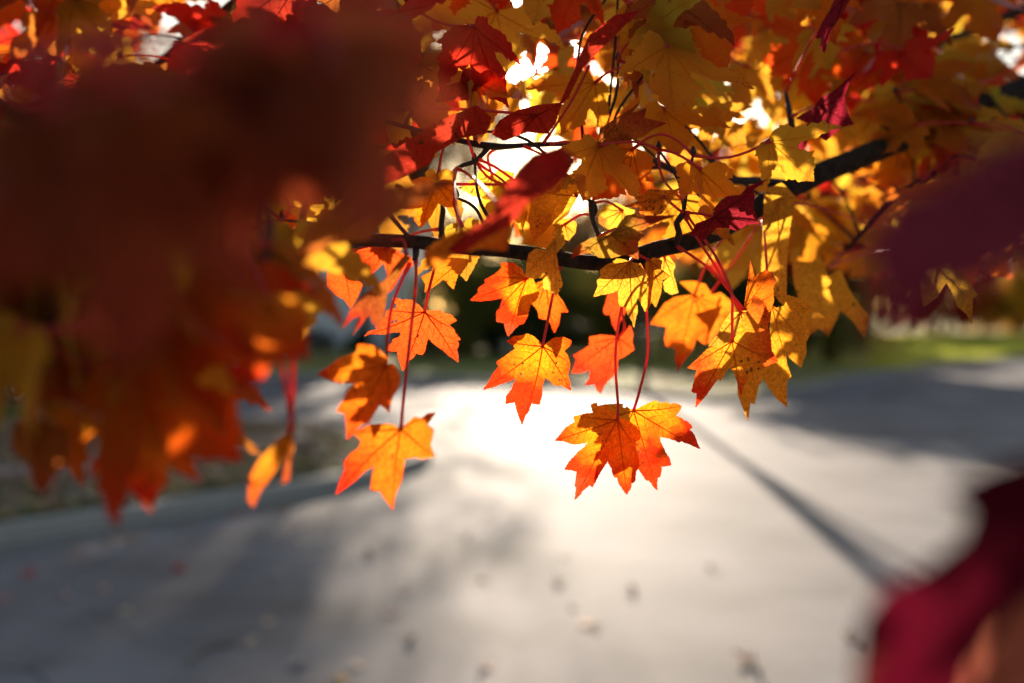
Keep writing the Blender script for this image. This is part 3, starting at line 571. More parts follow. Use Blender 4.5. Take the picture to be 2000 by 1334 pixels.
# ------------------------------------------------------------------ ground
def road_material():
    m, nt, out = mat('asphalt'); L = nt.links.new
    tc = N(nt, 'ShaderNodeTexCoord'); p = N(nt, 'ShaderNodeBsdfPrincipled')
    n1 = N(nt, 'ShaderNodeTexNoise'); n1.inputs['Scale'].default_value = .9; n1.inputs['Detail'].default_value = 6
    n2 = N(nt, 'ShaderNodeTexNoise'); n2.inputs['Scale'].default_value = 90; n2.inputs['Detail'].default_value = 6; n2.inputs['Roughness'].default_value = .7
    for n in (n1, n2): L(tc.outputs['Object'], n.inputs['Vector'])
    r1 = N(nt, 'ShaderNodeMapRange'); r1.inputs[1].default_value = .35; r1.inputs[2].default_value = .65; r1.inputs[3].default_value = .5; r1.inputs[4].default_value = 1.15; L(n1.outputs['Fac'], r1.inputs[0])
    r2 = N(nt, 'ShaderNodeMapRange'); r2.inputs[1].default_value = .3; r2.inputs[2].default_value = .7; r2.inputs[3].default_value = .6; r2.inputs[4].default_value = 1.35; L(n2.outputs['Fac'], r2.inputs[0])
    mu = N(nt, 'ShaderNodeMath', operation='MULTIPLY'); L(r1.outputs[0], mu.inputs[0]); L(r2.outputs[0], mu.inputs[1])
    c = N(nt, 'ShaderNodeMix', data_type='RGBA', blend_type='MULTIPLY'); c.inputs[0].default_value = 1; c.inputs[6].default_value = (.195, .174, .178, 1); L(mu.outputs[0], c.inputs[7])
    L(c.outputs[2], p.inputs['Base Color']); p.inputs['Roughness'].default_value = .80; p.inputs['Specular IOR Level'].default_value = .26
    b = N(nt, 'ShaderNodeBump'); b.inputs['Strength'].default_value = .5; b.inputs['Distance'].default_value = .004; L(n2.outputs['Fac'], b.inputs['Height']); L(b.outputs[0], p.inputs['Normal'])
    L(p.outputs[0], out.inputs[0]); return m
ASPH = road_material()
CONC = simple('concrete', (.40, .355, .33), .75, .35, 25, .25, .2, bdist=.004)
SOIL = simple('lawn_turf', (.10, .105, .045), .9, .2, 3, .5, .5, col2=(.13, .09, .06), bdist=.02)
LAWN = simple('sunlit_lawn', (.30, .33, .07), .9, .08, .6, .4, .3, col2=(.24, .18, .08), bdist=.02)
def grid(name, x0, x1, y0, y1, nx, ny, zf, m, **k):
    mb = MB(); vs = [(x0+(x1-x0)*i/nx, y0+(y1-y0)*j/ny, zf(x0+(x1-x0)*i/nx, y0+(y1-y0)*j/ny)) for j in range(ny+1) for i in range(nx+1)]
    mb.add(vs, [(j*(nx+1)+i, j*(nx+1)+i+1, (j+1)*(nx+1)+i+1, (j+1)*(nx+1)+i) for j in range(ny) for i in range(nx)])
    return tag(mb.build(name, m, smooth=True), **k)
grid('ground', -400, 400, -60, 900, 20, 20, lambda x, y: -.03, SOIL, kind='structure')
def slab(name, pts, z0, z1, m, **k):
    """extruded polygon from ground points"""
    mb = MB(); pts = [Vector(p) for p in pts]
    if area([(p.x, p.y) for p in pts]) < 0: pts = pts[::-1]
    n = len(pts); vs = [(p.x, p.y, z1) for p in pts] + [(p.x, p.y, z0) for p in pts]
    mb.add(vs, [tuple(range(n))] + [(i, n + i, n + (i + 1) % n, (i + 1) % n) for i in range(n)])
    return tag(mb.build(name, m), **k)
farpx = [(-1400,742),(-300,738),(430,738),(800,742),(1000,752),(1250,772),(1400,786),(1500,777),(1600,757),(1700,737),(1850,716),(2000,703),(2500,682),(3600,668)]
far = [gnd(*p) for p in farpx]
road = [Vector((-60, -20, 0)), Vector((60, -20, 0))] + [Vector((60, 40, 0))] + [p for p in far[::-1] if abs(p.x) < 60] + [Vector((-60, far[1].y, 0))]
slab('road', road, -.025, 0, ASPH, kind='structure')
# far lawn with low kerb
fk = spline([tuple(p) for p in far if abs(p.x) < 90], 6)
def ribbon(name, path, w0, w1, z0, z1, m, **k):
    mb = MB(); P = [Vector((p[0], p[1], 0)) for p in path]; n = len(P); A = []; B = []
    for i, p in enumerate(P):
        t = (P[min(i+1, n-1)] - P[max(i-1, 0)]).normalized(); nr = Vector((-t.y, t.x, 0))
        A.append(p + nr * w0); B.append(p + nr * w1)
    vs = []
    for a, b in zip(A, B): vs += [(a.x,a.y,z0),(a.x,a.y,z1),(b.x,b.y,z1),(b.x,b.y,z0)]
    fs = []
    for i in range(n - 1):
        for j in range(3): fs.append((4*i+j, 4*i+j+1, 4*(i+1)+j+1, 4*(i+1)+j))
    fs += [(0,3,2,1), (4*n-4,4*n-3,4*n-2,4*n-1)]
    mb.add(vs, fs); return tag(mb.build(name, m), **k)
ribbon('kerb', fk, 0, .18, -.02, .12, CONC, kind='structure')
fl_ = [(p[0], p[1]) for p in fk]
def hill(x, y): return .09 + max(0, y - 30) * .012 + .12 * noise.noise(Vector((x * .12, y * .12, 0)))
mb = MB(); rows = 16; vs = []
fl = [Vector(p) for p in fk]
for p in fl:
    for j in range(rows + 1):
        y = p.y + .18 + (j / rows) ** 1.6 * 260; x = p.x * (1 + (j / rows) ** 1.6 * 2.2)
        vs.append((x, y, .115 if j == 0 else hill(x, y)))
mb.add(vs, [(i*(rows+1)+j, (i+1)*(rows+1)+j, (i+1)*(rows+1)+j+1, i*(rows+1)+j+1) for i in range(len(fl)-1) for j in range(rows)])
tag(mb.build('lawn', LAWN, smooth=True), kind='structure')

# verge on the left: kerb, gutter, grass, pavement
edge = [gnd(*p) for p in [(-900,1290),(-500,1190),(-200,1125),(0,1086),(200,1050),(400,1016),(560,990),(700,962),(800,938),(862,918),(885,903),(870,886),(800,868),(700,853),(600,842),(520,832),(400,818),(200,802),(-100,790),(-700,775)]]
ep = spline([tuple(p) for p in edge], 6)
ribbon('gutter', ep, -.02, .22, -.02, .004, simple('gutter_concrete', (.24,.22,.20), .8, .3, 30, .25), kind='structure')
ribbon('kerb', ep, .22, .38, -.02, .13, CONC, kind='structure')
def offset(path, w):
    P = [Vector((p[0], p[1], 0)) for p in path]; n = len(P); o = []
    for i, p in enumerate(P):
        t = (P[min(i+1, n-1)] - P[max(i-1, 0)]).normalized(); o.append(p + Vector((-t.y, t.x, 0)) * w)
    return o
inner = offset(ep, .379)
slab('verge', inner, -.02, .118, SOIL, kind='structure')
pv = [gnd(x, y, .13) for x, y in [(-900,1010),(-100,948),(0,936),(200,909),(400,884),(560,864),(650,853),(600,846),(560,849),(400,868),(200,892),(0,917),(-100,929),(-900,985)]]
slab('pavement', pv, .10, .135, CONC, kind='structure')
# grass blades
def clump_mesh(name, poly, n, h, m, avoid=None, seed=1, z=.118):
    r = random.Random(seed); mb = MB(); xs = [p.x for p in poly]; ys = [p.y for p in poly]; P = [(p.x, p.y) for p in poly]; vs = []; fs = []
    k = 0
    while k < n:
        x = r.uniform(max(min(xs), -14), max(xs)); y = r.uniform(min(ys), min(max(ys), 22))
        if not inside((x, y), P) or (avoid and inside((x, y), avoid)): continue
        a = r.uniform(0, 6.28); w = r.uniform(.004, .008); hh = h * r.uniform(.5, 1.2); lx, ly = r.uniform(-.03, .03), r.uniform(-.03, .03)
        b = len(vs); vs += [(x-w*math.cos(a), y-w*math.sin(a), z), (x+w*math.cos(a), y+w*math.sin(a), z), (x+lx, y+ly, z+hh)]; fs.append((b, b+1, b+2)); k += 1
    mb.add(vs, fs); return mb.build(name, m)
GRASS, _nt, _o = mat('grass_blades')
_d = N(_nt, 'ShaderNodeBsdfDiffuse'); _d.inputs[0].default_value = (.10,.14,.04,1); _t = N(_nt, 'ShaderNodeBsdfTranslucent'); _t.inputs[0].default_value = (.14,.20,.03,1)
_x = N(_nt, 'ShaderNodeMixShader'); _nt.links.new(_d.outputs[0], _x.inputs[1]); _nt.links.new(_t.outputs[0], _x.inputs[2]); _nt.links.new(_x.outputs[0], _o.inputs[0])
pvp = [(p.x, p.y) for p in pv]
tag(clump_mesh('grass', inner, 60000, .05, GRASS, pvp), 'short green grass on the verge between kerb and pavement', 'grass', kind='stuff')
r = random.Random(77); mb = MB(); vs = []; fs = []
for i in range(46000):
    y = 27 + r.random() ** 1.3 * 34; x = y * r.uniform(.36, .60) * (1 if r.random() < .85 else r.uniform(.2, 1))
    fx = min(fl_, key=lambda p: abs(p[0] - x))[1] if i % 1 == 0 else 0
    if y < fx + .25: continue
    a = r.gauss(0, .8); w = r.uniform(.012, .025); h = r.uniform(.07, .13); z = hill(x, y); b = len(vs); lx = r.uniform(-.04, .04)
    vs += [(x-w*math.cos(a), y-w*math.sin(a), z-.01), (x+w*math.cos(a), y+w*math.sin(a), z-.01), (x+lx, y+r.uniform(-.04,.04), z+h)]; fs.append((b, b+1, b+2))
mb.add(vs, fs); LG, _nt, _o = mat('lawn_blades')
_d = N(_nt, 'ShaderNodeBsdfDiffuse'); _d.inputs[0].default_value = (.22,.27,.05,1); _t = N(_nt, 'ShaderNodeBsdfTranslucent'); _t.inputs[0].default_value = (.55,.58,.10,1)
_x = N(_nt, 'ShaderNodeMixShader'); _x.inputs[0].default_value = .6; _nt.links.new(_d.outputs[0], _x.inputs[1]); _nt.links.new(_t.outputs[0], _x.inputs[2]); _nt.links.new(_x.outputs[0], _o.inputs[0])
tag(mb.build('grass', LG), 'sunlit yellow green grass of the lawn across the road at the right', 'grass', kind='stuff')
# litter on the verge (countless) and single leaves on the road
LIT = []
for i, c in enumerate([(.55,.24,.12),(.70,.44,.14),(.58,.42,.36),(.48,.12,.10)]): LIT.append(simple('dry_leaf_' + 'abcd'[i], c, .55, .5, 60, .4))
half = [(0,0),(.2,-.08),(.42,.0),(.38,.12),(.72,.6),(.3,.42),(.2,.45),(.28,.66),(0,1)]
lpoly = half + [(-x, y) for x, y in half[::-1][1:-1]]
def litter(name, pos, r, mats):
    mb = MB()
    for (x, y, z) in pos:
        s = r.uniform(.04, .08); a = r.uniform(0, 6.28); tx, ty = r.uniform(-.5, .5), r.uniform(-.5, .5); cu = r.uniform(.2, .8)
        vs = [(0, .35)] + lpoly; V = []
        for (u, v) in vs:
            v -= .4; X = (u*math.cos(a)-v*math.sin(a))*s; Y = (u*math.sin(a)+v*math.cos(a))*s
            V.append((x+X, y+Y, z+.012+abs(X*tx+Y*ty)+cu*s*(u*u+v*v)*.6))
        n = len(lpoly); mb.add(V, [(0, 1+i, 1+(i+1) % n) for i in range(n)], r.randrange(len(mats)))
    return mb.build(name, mats)
r = random.Random(4); pos = []; Pin = [(p.x, p.y) for p in inner]
while len(pos) < 7000:
    x = r.uniform(-12, -.3); y = r.uniform(6.5, 13)
    if inside((x, y), Pin): pos.append((x, y, .155))
tag(litter('leaf_litter', pos, r, LIT), 'fallen autumn leaves scattered thickly over the verge grass', 'leaf litter', kind='stuff')
pos = []
while len(pos) < 2500:
    p = r.choice(fl); x = p.x + r.uniform(-1.5, 1.5); y = p.y + .3 + abs(r.gauss(0, 5))
    if 0 < x < 25: pos.append((x, y, hill(x, y) + .02))
tag(litter('leaf_litter', pos, r, LIT[:3]), 'brown fallen leaves covering the shaded lawn across the road', 'leaf litter', kind='stuff')
DRY = simple('dry_fallen_leaf', (.5,.4,.3), .8, .15); _oi = N(DRY.node_tree, 'ShaderNodeObjectInfo'); DRY.node_tree.links.new(_oi.outputs['Color'], [n for n in DRY.node_tree.nodes if n.type == 'BSDF_PRINCIPLED'][0].inputs['Base Color'])
def curled(seed, L=.06):
    r = random.Random(seed); base = [(x, y) for x, y in HALF]; poly = base + [(-x, y) for x, y in base[::-1][1:-1]]
    poly = [(x * L, y * L - .5 * L) for x, y in poly]; cu = r.uniform(.3, .9); a = r.uniform(0, 3)
    def lift(v):
        w = v.x * math.cos(a) + v.y * math.sin(a); return Vector((v.x, v.y, cu * w * w / L * 1.3 + .004 + .08 * abs(v.x)))
    me = leaf_mesh('fallen_leaf', poly, (0, -.5 * L), lift, L * .1, .0005, False); me.materials.clear(); me.materials.append(DRY); return me
FL = [curled(i) for i in range(5)]
def fallen(px, py, col, label, group=None, s=1.0):
    o = bpy.data.objects.new('fallen_leaf', rnd.choice(FL)); COL.objects.link(o); o.location = gnd(px, py) + Vector((0, 0, .002))
    o.rotation_euler = (rnd.uniform(-.15, .15), rnd.uniform(-.15, .15), rnd.uniform(0, 6.28)); o.scale = (s, s, s); o.color = col
    return tag(o, label, 'leaf', group)
pale = lambda: (rnd.uniform(.5, .7), rnd.uniform(.36, .46), rnd.uniform(.25, .34), .3)
fallen(48, 1126, (.5,.03,.03,.4), 'dark red leaf lying on the road at the far left edge', s=1.3)
fallen(8, 1172, (.45,.2,.16,.4), 'pinkish leaf cut by the left picture edge on the road', s=1.2)
fallen(347, 1117, (.45,.05,.05,.4), 'dull red flat leaf on the shaded road below the kerb', s=1.2)
fallen(164, 1088, (.2,.1,.09,.3), 'dark curled leaf on the road close under the gutter', s=1.2)
fallen(583, 1297, (.75,.6,.5,.2), 'pale curled leaf at the bottom where road shade meets sunlight', s=1.1)
fallen(659, 1330, (.8,.42,.08,.3), 'yellow leaf cut by the bottom edge of the picture', s=1.1)
fallen(393, 1163, (.35,.22,.14,.3), 'brown leaf on the shaded road between the pale leaves', s=1.1)
fallen(1143, 1219, (.8,.55,.42,.2), 'pale pink leaf lying in full sun left of the lower centre', s=1.3)
fallen(1455, 1299, (.8,.5,.35,.2), 'tan leaf in sunlight near the bottom right of the road', s=1.4)
fallen(1668, 1245, (.75,.5,.35,.2), 'tan leaf beside the blurred dark red foreground leaf', s=1.3)
fallen(540, 1121, (.6,.5,.42,.2), 'pale round leaf on the shaded road above the long shadow', s=1.1)
for px, py in [(166,1142),(198,1155),(120,1168),(250,1196),(140,1090),(134,1110),(483,1258),(524,1219),(600,1090),(636,1102),(725,1085),(797,1153),(804,1252),(765,1197),(939,1130),(702,1303),(955,1305),(1120,1183),(1231,1157),(1094,1141),(1108,1088),(1392,1115),(1160,1228),(575,1035),(590,1030),(480,1050),(910,1050),(1000,1010)]:
    fallen(px, py, pale(), 'small pale dry leaf lying on the grey road', 'small dry leaves scattered on the road', rnd.uniform(.7, 1.15))
for px, py in [(140,1070),(205,1062),(220,1058),(248,1056),(270,1052),(355,1033),(372,1029),(452,1010),(520,1000),(545,997),(560,990),(470,1008)]:
    fallen(px, py, (rnd.uniform(.35,.6), rnd.uniform(.14,.3), .1, .5), 'brownish leaf caught in the gutter along the kerb', 'fallen leaves caught in the gutter', rnd.uniform(.9, 1.4))
# a curved seed-stalk and cracks
mb = MB(); mb.tube([gnd(x, y) + Vector((0,0,.008)) for x, y in spline([(370,1298),(382,1282),(408,1268),(432,1262),(456,1258)], 4)], .007, 6)
tag(mb.build('twig', simple('dead_twig', (.24,.17,.12), .8), smooth=True), 'thin curved dead twig lying on the shaded road', 'twig')
CR = simple('crack_filler', (.03,.028,.03), .7)
for pts in ([(175,1188),(190,1205),(218,1215),(225,1225),(245,1230),(262,1240),(270,1254)], [(0,1306),(50,1304),(70,1300),(100,1292),(140,1278)], [(50,1304),(70,1318),(95,1340)]):
    P = [gnd(*p) for p in spline(pts, 4)]
    mb = MB(); vs = []
    for i, p in enumerate(P):
        w = .006 + .004 * noise.noise(p * 9); vs += [(p.x, p.y - w, .004), (p.x, p.y + w * 1.2, .004)]
    mb.add(vs, [(2*i, 2*i+2, 2*i+3, 2*i+1) for i in range(len(P)-1)])
    tag(mb.build('road_crack', CR), kind='structure')

# ------------------------------------------------------------------ background trees, shrubs, house, cars
def foliage_mat(name, col, tr=.5, v=.35):
    m, nt, out = mat(name); L = nt.links.new
    tc = N(nt, 'ShaderNodeTexCoord'); n = N(nt, 'ShaderNodeTexNoise'); n.inputs['Scale'].default_value = 1.3; n.inputs['Detail'].default_value = 4; L(tc.outputs['Object'], n.inputs['Vector'])
    mx = N(nt, 'ShaderNodeMix', data_type='RGBA'); L(n.outputs['Fac'], mx.inputs[0]); mx.inputs[6].default_value = (*[c*(1-v) for c in col], 1); mx.inputs[7].default_value = (*[min(1, c*(1+v)) for c in col], 1)
    d = N(nt, 'ShaderNodeBsdfDiffuse'); t = N(nt, 'ShaderNodeBsdfTranslucent'); x = N(nt, 'ShaderNodeMixShader'); x.inputs[0].default_value = tr
    L(mx.outputs[2], d.inputs[0]); L(mx.outputs[2], t.inputs[0]); L(d.outputs[0], x.inputs[1]); L(t.outputs[0], x.inputs[2]); L(x.outputs[0], out.inputs[0]); return m
FM = {'red': foliage_mat('crimson_foliage', (.50,.05,.03)), 'orange': foliage_mat('orange_foliage', (.62,.20,.03)), 'yellow': foliage_mat('yellow_foliage', (.68,.40,.04)),
      'brown': foliage_mat('russet_foliage', (.24,.12,.05), .35), 'green': foliage_mat('evergreen_foliage', (.035,.05,.02), .2), 'olive': foliage_mat('olive_foliage', (.14,.13,.03), .4)}
def crown(parent, cx, cz, rx, rz, n, size, m, seed, clumps=22):
    r = random.Random(seed); mb = MB(); cl = []
    for i in range(clumps):
        while True:
            v = Vector((r.uniform(-1,1), r.uniform(-1,1), r.uniform(-1,1)))
            if v.length < 1: break
        v = v * .78; cl.append((Vector((v.x*rx + cx[0], v.y*rx + cx[1], v.z*rz + cz)), r.uniform(.22, .42) * rx))
    vs = []; fs = []
    for i in range(n):
        c, q = r.choice(cl); v = Vector((r.gauss(0,1), r.gauss(0,1), r.gauss(0,.8))); v = v.normalized() * q * r.uniform(.3, 1.05)
        p = c + v; a = Vector((r.gauss(0,1), r.gauss(0,1), r.gauss(0,1))).normalized(); b = a.orthogonal().normalized(); s = size * r.uniform(.6, 1.3)
        k = len(vs); w = a.cross(b)
        vs += [p + b*s*.6, p + w*s*.45, p - b*s*.5, p - w*s*.4]; fs.append((k,k+1,k+2,k+3))
    mb.add(vs, fs); return mb.build('crown', m, parent)
def tree(x, y, h, tr, rx, rz, cz, key, label, n=5000, size=.16, seed=1, cat='tree', off=(0,0), group='trees beyond the road', clumps=22, z0=0):
    e = empty('maple_tree' if key != 'green' else 'evergreen_tree', (x, y, z0), label=label, cat=cat, group=group); r = random.Random(seed)
    mb = MB(); top = Vector((off[0]*.7, off[1]*.7, cz + rz*.4)); pts = [(0,0,-.2),(r.uniform(-.1,.1),0,h*.3),(off[0]*.3,off[1]*.3,h*.65),tuple(top)]
    sp = spline(pts, 5); mb.tube(sp, [tr*(1 + (.5 if i == 0 else 0) - .75*i/len(sp)) for i in range(len(sp))], 10)
    for i in range(9):
        b = Vector(sp[r.randint(len(sp)//2, len(sp)-3)]); a = r.uniform(0, 6.28); q = Vector((off[0]+math.cos(a)*rx*.7, off[1]+math.sin(a)*rx*.7, cz + r.uniform(-.3,.7)*rz))
        mm = (b+q)/2 + Vector((0,0,.12*rz)); mb.tube([Vector(t) for t in spline([tuple(b), tuple(mm), tuple(q)], 4)], [tr*.35*(1-.85*j/9) for j in range(9)], 6)
    mb.build('trunk', TRUNK, e, smooth=True)
    crown(e, off, cz, rx, rz, n, size, FM[key], seed, clumps); return e
# the slim tree whose trunk throws the long diagonal shadow
b = gnd(1262, 770)
tree(b.x, b.y + .6, 5.2, .088, 1.5, 2.1, 8.2, 'orange', 'slim young maple at the road edge throwing the long diagonal shadow', 2500, .14, 5)
tree(-5.9, 40, 6, .3, 6.3, 4.8, 9.5, 'brown', 'big russet maple behind the road left of the sun', 36000, .22, 7, clumps=46)
tree(-15, 33, 5, .3, 5.5, 4.5, 8.3, 'orange', 'broad orange maple farther left behind the pavement', 9000, .22, 8, clumps=36)
tree(-2.3, 52, 9, .3, 3.3, 3.0, 14.4, 'yellow', 'tall yellow maple just left of the sun', 9000, .22, 9)
tree(7.2, 33, 3, .25, 3.6, 1.7, 4.9, 'orange', 'orange maple right of the sun shading the road', 12000, .2, 10, clumps=30)
tree(10.2, 32, 3, .25, 4.6, 1.9, 4.7, 'red', 'crimson maple over the shaded lawn at the right', 14000, .2, 11, clumps=30)
tree(28, 66, 3, .3, 5.5, 4.6, 5.0, 'red', 'low crimson maple behind the sunlit lawn', 7000, .22, 12)
tree(36, 70, 3, .3, 5.5, 4.8, 5.0, 'yellow', 'yellow maple at the right edge behind the sunlit lawn', 7000, .22, 13)
tree(11, 62, 5, .3, 6, 5, 7, 'orange', 'tall orange maple deep behind the right lawn', 7000, .26, 14)
tree(3.5, 70, 3, .3, 4.5, 2.8, 4.6, 'brown', 'low russet tree far behind below the sun', 4500, .26, 15)
tree(-22, 60, 5, .4, 9, 7, 10, 'brown', 'great russet tree rising behind the white house', 9000, .3, 16)
for i, (px, d, rx, h, lb) in enumerate([(880, 33, 1.7, 3.2, 'dark evergreen shrub beside the navy car'), (1040, 35, 2.2, 3.4, 'widest dark evergreen shrub below the middle leaf'), (1160, 36, 1.9, 3.0, 'dark evergreen shrub behind the red orange leaf'), (955, 38.5, 1.8, 3.3, 'dark evergreen shrub just right of the navy car'), (1105, 39, 2.0, 3.8, 'taller dark evergreen shrub between its neighbours below the middle leaf'), (1235, 39, 2.2, 3.8, 'dark evergreen shrub left of the slim maple'), (1300, 34, 2.5, 3.3, 'dark evergreen shrub beside the slim maple'), (1440, 33, 2.6, 3.3, 'dark evergreen shrub behind the crumpled leaf cluster'), (1570, 32, 2.5, 3.1, 'rightmost dark evergreen shrub before the sunlit lawn')]):
    X = (px - 1000) / F * d
    e = empty('evergreen_shrub', (X, d, .1), label=lb, cat='shrub', group='dark shrubs across the road')
    mb = MB()
    for k in range(5): a = k * 1.26; mb.tube([(0,0,-.05),(math.cos(a)*.2,math.sin(a)*.2,h*.4),(math.cos(a)*.5,math.sin(a)*.5,h*.8)], [.04,.03,.01], 6)
    mb.build('trunk', TRUNK, e); rx *= 1.25; crown(e, (0,0), h*.52, rx, h*.55, 8000, .12, FM['green' if i % 2 else 'olive'], 30 + i, 14)
for i, (x, y, k, rx, cz, rz, lb) in enumerate([(-1.5,62,'olive',4.6,5.6,4.6,'olive tree far behind the navy car'),(6,66,'brown',5.2,5.8,5.0,'rounded russet tree far behind the slim maple'),(13.5,64,'olive',5,5.6,4.6,'olive tree far behind the crimson maple'),(21,70,'orange',5.5,6,5,'far orange tree above the sunlit lawn'),(30,72,'brown',6,6.5,5.5,'far russet tree above the right end of the lawn'),(-32,58,'orange',7,8,6,'far orange tree at the left edge'),(40,74,'red',6,6.5,5.5,'far crimson tree beyond the right edge'),(-9,75,'brown',6,6.4,5.5,'russet tree peeping over the house roof')]):
    tree(x, y, 2.5, .28, rx, rz, cz, k, lb, 9000, .28, 70 + i, clumps=40)
for i, (px, d, k, lb) in enumerate([(1700,60,'orange','orange bush at the left end of the sunlit lawn'),(1775,62,'red','crimson bush left of its twin behind the sunlit lawn'),(1850,61,'red','crimson bush in the middle of the row behind the sunlit lawn'),(1920,63,'orange','orange bush between crimson and yellow behind the sunlit lawn'),(1985,62,'yellow','yellow bush at the right picture edge behind the sunlit lawn'),(2050,62,'yellow','yellow bush just outside the right edge behind the lawn')]):
    e = empty('autumn_bush', ((px - 1000) / F * d, d, hill(0, d) - .1), label=lb, cat='bush', group='bushes behind the sunlit lawn')
    mb = MB()
    for q in range(5): a = q * 1.26; mb.tube([(0,0,-.05),(math.cos(a)*.3,math.sin(a)*.3,1.2),(math.cos(a)*.8,math.sin(a)*.8,2.6)], [.06,.04,.01], 6)
    mb.build('trunk', TRUNK, e); crown(e, (0,0), 2.0, 1.9, 2.1, 5000, .17, FM[k], 90 + i, 16)
# house
WHITE = simple('white_siding', (.74,.76,.80), .6, .3, 4, .06); ROOF = simple('roof_shingles', (.07,.065,.07), .9, .2, 12, .4); GLASS = simple('window_glass', (.03,.035,.045), .08, .6); TRIM = simple('white_trim', (.8,.8,.8), .4); DOOR = simple('garage_door_paint', (.62,.64,.68), .5)
H = empty('house', (-9.5, 40, .1), label='white two storey house with grey roof seen blurred behind the leaves', cat='house')
mb = MB(); mb.box((-7,0,-.2),(5.4,9,6.4))
for i in range(26): mb.box((-7.02,-.03,.1+i*.24),(5.42,-.0,.13+i*.24))
mb.build('wall', WHITE, H)
mb = MB(); mb.add([(-7.5,-.6,6.3),(5.9,-.6,6.3),(5.9,9.6,6.3),(-7.5,9.6,6.3),(-7.5,4.5,9.4),(5.9,4.5,9.4),(-7.5,-.6,6.5),(5.9,-.6,6.5),(5.9,9.6,6.5),(-7.5,9.6,6.5)], [(0,3,2,1),(6,7,5,4),(8,9,4,5),(0,1,7,6),(2,3,9,8),(1,2,8,5,7),(3,0,6,4,9)])
mb.build('roof', ROOF, H)
for (x, z, w, h) in [(-5,3.9,1.3,1.5),(-1.5,3.9,1.3,1.5),(2.2,3.9,1.3,1.5),(-5,1.0,1.6,1.4)]:
    mb = MB()
    for a, b_ in (((x-.1,-.09,z-.1),(x+w+.1,-.032,z)),((x-.1,-.09,z+h),(x+w+.1,-.032,z+h+.1)),((x-.1,-.09,z),(x,-.032,z+h)),((x+w,-.09,z),(x+w+.1,-.032,z+h)),((x+w/2-.03,-.08,z),(x+w/2+.03,-.052,z+h))): mb.box(a, b_)
    f = mb.build('window', TRIM, H); mb = MB(); mb.box((x,-.05,z),(x+w,-.034,z+h)); mb.build('pane', GLASS, f)
mb = MB(); mb.box((.2,-.07,.0),(4.6,-.032,2.3))
for i in range(1, 4): mb.box((.25,-.085,i*.57-.015),(4.55,-.07,i*.57+.015))
mb.build('garage_door', DOOR, H)
for i in range(5):
    e = empty('evergreen_shrub', (-9.5 + 4.9 - i * 1.25 - (.3 if i else 0), 39.0, .1), label='low dark shrub along the foot of the white house wall', cat='shrub', group='low shrubs in front of the house')
    mb = MB()
    for k in range(4): a = k * 1.57; mb.tube([(0,0,-.05),(math.cos(a)*.2,math.sin(a)*.2,.6)], [.03,.01], 5)
    mb.build('trunk', TRUNK, e); crown(e, (0,0), .55, .75, .55, 900, .1, FM['green'], 50 + i, 8)
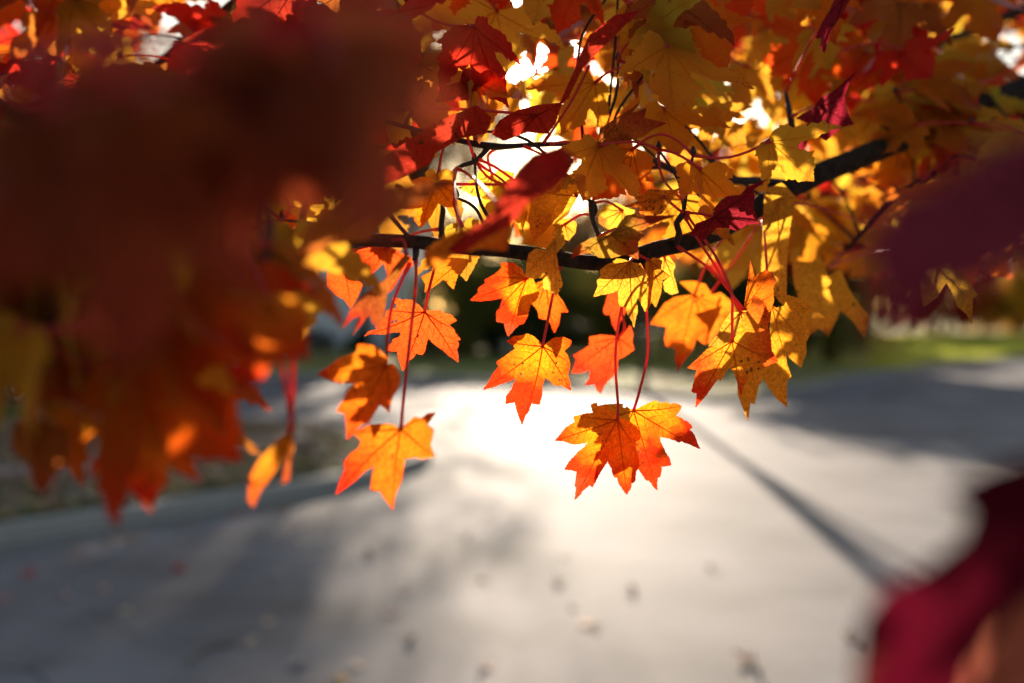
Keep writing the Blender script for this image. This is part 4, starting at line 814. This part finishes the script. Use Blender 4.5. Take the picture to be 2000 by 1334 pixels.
# cars
RUB = simple('tyre_rubber', (.02,.02,.02), .8); RIM = simple('wheel_rim', (.5,.5,.52), .3, metallic=.9); LAMP = simple('lamp_lens', (.5,.05,.04), .15, .6); HL = simple('headlamp_lens', (.75,.77,.8), .1, .7)
def car(loc, rz, paint, label):
    e = empty('parked_car', loc, rz, label=label, cat='car')
    prof = [(-2.2,.35),(-2.25,.6),(-2.2,.9),(-1.95,1.0),(-1.55,1.32),(-1.1,1.45),(.3,1.45),(.75,1.30),(1.25,.98),(1.95,.88),(2.2,.7),(2.25,.45),(2.15,.3)]
    def arch(cx): return [(cx + .38*math.cos(a), .32 + .38*math.sin(a)) for a in [math.pi*i/8 for i in range(9)]]
    low = arch(1.35) + arch(-1.35)
    full = prof + low; mb = MB(); n = len(full); secs = [(-.88,.93),(-.84,1),(0,1.0),(.84,1),(.88,.93)]
    vs = []
    for (y, k) in secs:
        for (x, z) in full:
            t = max(0, (z - .95) / .5); yy = y * (1 - .2 * t); vs.append((x * k, yy, z if z < .95 else z + (.03 if abs(y) < .1 else 0)))
    fs = [tuple(range(n))[::-1], tuple(range(4*n, 5*n))]
    for s_ in range(4):
        for i in range(n): fs.append((s_*n+i, s_*n+(i+1) % n, (s_+1)*n+(i+1) % n, (s_+1)*n+i))
    mb.add(vs, fs); mb.build('body', paint, e, smooth=False)
    for sy in (-1, 1):
        mb = MB()
        for q in ([(-1.5,1.0),(-1.35,1.28),(-.75,1.38),(-.72,1.0)], [(-.66,1.0),(-.68,1.38),(.2,1.38),(.6,1.26),(1.05,1.0)]):
            V = [(x, sy * (.885 * (1 - .2 * max(0, (z - .95) / .5)) + .004), z) for x, z in q]; V2 = [(x, y - sy * .02, z) for x, y, z in V]; k = len(V)
            mb.add(V + V2, [tuple(range(k)), tuple(range(k, 2*k))[::-1]] + [(i, (i+1) % k, k+(i+1) % k, k+i) for i in range(k)])
        mb.build('side_window', GLASS, e)
        for cx in (1.35, -1.35):
            mb = MB(); mb.tube([(cx, sy*.70, .32), (cx, sy*.72, .32), (cx, sy*.88, .32), (cx, sy*.90, .32)], [.30,.33,.33,.30], 20); w = mb.build('wheel', RUB, e, smooth=True)
            mb = MB(); mb.tube([(cx, sy*.88, .32), (cx, sy*.915, .32)], [.20,.19], 16); mb.build('rim', RIM, w)
        for x0, m_, nm in ((2.16, HL, 'headlight'), (-2.22, LAMP, 'tail_light')):
            mb = MB(); mb.box((x0-.05, sy*.62-.16, .62), (x0+.07, sy*.62+.16, .76)); mb.build(nm, m_, e)
    for (a, b_, nm) in (((.80,1.285),(1.22,1.01),'windscreen'), ((-1.52,1.325),(-1.93,1.03),'rear_window')):
        mb = MB(); dx, dz = (.012 if a[0] > 0 else -.012), .012
        mb.add([(a[0]+dx,-.62,a[1]+dz),(a[0]+dx,.62,a[1]+dz),(b_[0]+dx,.74,b_[1]+dz),(b_[0]+dx,-.74,b_[1]+dz),(a[0]-dx,-.62,a[1]-dz),(a[0]-dx,.62,a[1]-dz),(b_[0]-dx,.74,b_[1]-dz),(b_[0]-dx,-.74,b_[1]-dz)], [(0,1,2,3),(7,6,5,4),(0,4,5,1),(1,5,6,2),(2,6,7,3),(3,7,4,0)])
        mb.build(nm, GLASS, e)
    return e
g = gnd(0, 787); car((g.x - 1.0, g.y + .95, 0), 0, simple('silver_paint', (.45,.47,.55), .3, .6, metallic=.3), 'silver parked car glimpsed low at the left edge through leaves')
car((-1.75, 36.6, .15), R(15), simple('navy_paint', (.012,.014,.035), .3, .6), 'dark navy parked car across the road below the red orange leaf')

# ------------------------------------------------------------------ light
W = bpy.data.worlds.new('World'); sc.world = W; W.use_nodes = True; nt = W.node_tree; nt.nodes.clear(); L = nt.links.new
sky = N(nt, 'ShaderNodeTexSky', sky_type='NISHITA', sun_disc=False); sky.sun_elevation = SUN_EL; sky.sun_rotation = SUN_AZ
sky.air_density = 1.2; sky.dust_density = 1.2; sky.ozone_density = 1
bg = N(nt, 'ShaderNodeBackground'); bg.inputs[1].default_value = .066; out = N(nt, 'ShaderNodeOutputWorld')
L(sky.outputs[0], bg.inputs[0])
# the sun's bright aureole in hazy air
tc = N(nt, 'ShaderNodeTexCoord'); dt = N(nt, 'ShaderNodeVectorMath', operation='DOT_PRODUCT'); L(tc.outputs['Generated'], dt.inputs[0]); dt.inputs[1].default_value = SUN
acc = None
for pw_, k in ((1500, 16.0), (120, .5), (14, .05)):
    mx = N(nt, 'ShaderNodeMath', operation='MAXIMUM'); mx.inputs[1].default_value = 0; L(dt.outputs['Value'], mx.inputs[0])
    p = N(nt, 'ShaderNodeMath', operation='POWER'); p.inputs[1].default_value = pw_; L(mx.outputs[0], p.inputs[0])
    q = N(nt, 'ShaderNodeMath', operation='MULTIPLY'); q.inputs[1].default_value = k; L(p.outputs[0], q.inputs[0])
    if acc is None: acc = q
    else: a = N(nt, 'ShaderNodeMath', operation='ADD'); L(acc.outputs[0], a.inputs[0]); L(q.outputs[0], a.inputs[1]); acc = a
b2 = N(nt, 'ShaderNodeBackground'); b2.inputs[0].default_value = (1, .93, .82, 1); L(acc.outputs[0], b2.inputs[1])
ads = N(nt, 'ShaderNodeAddShader'); L(bg.outputs[0], ads.inputs[0]); L(b2.outputs[0], ads.inputs[1]); L(ads.outputs[0], out.inputs[0])
sun = bpy.data.lights.new('sun', 'SUN'); sun.energy = 5; sun.angle = R(.53); sun.color = (1, .84, .66)
so = bpy.data.objects.new('sun', sun); COL.objects.link(so); so.rotation_euler = (-SUN).to_track_quat('-Z', 'Y').to_euler(); so.location = (0, 0, 30)
so.rotation_euler = SUN.to_track_quat('Z', 'Y').to_euler()

sc.view_settings.view_transform = 'Standard'; sc.view_settings.look = 'None'; sc.view_settings.exposure = 1.22; sc.view_settings.gamma = 1
cy = sc.cycles; cy.max_bounces = 8; cy.diffuse_bounces = 3; cy.transmission_bounces = 6; cy.glossy_bounces = 2; cy.transparent_max_bounces = 8
cy.use_denoising = True; cy.sample_clamp_indirect = 6
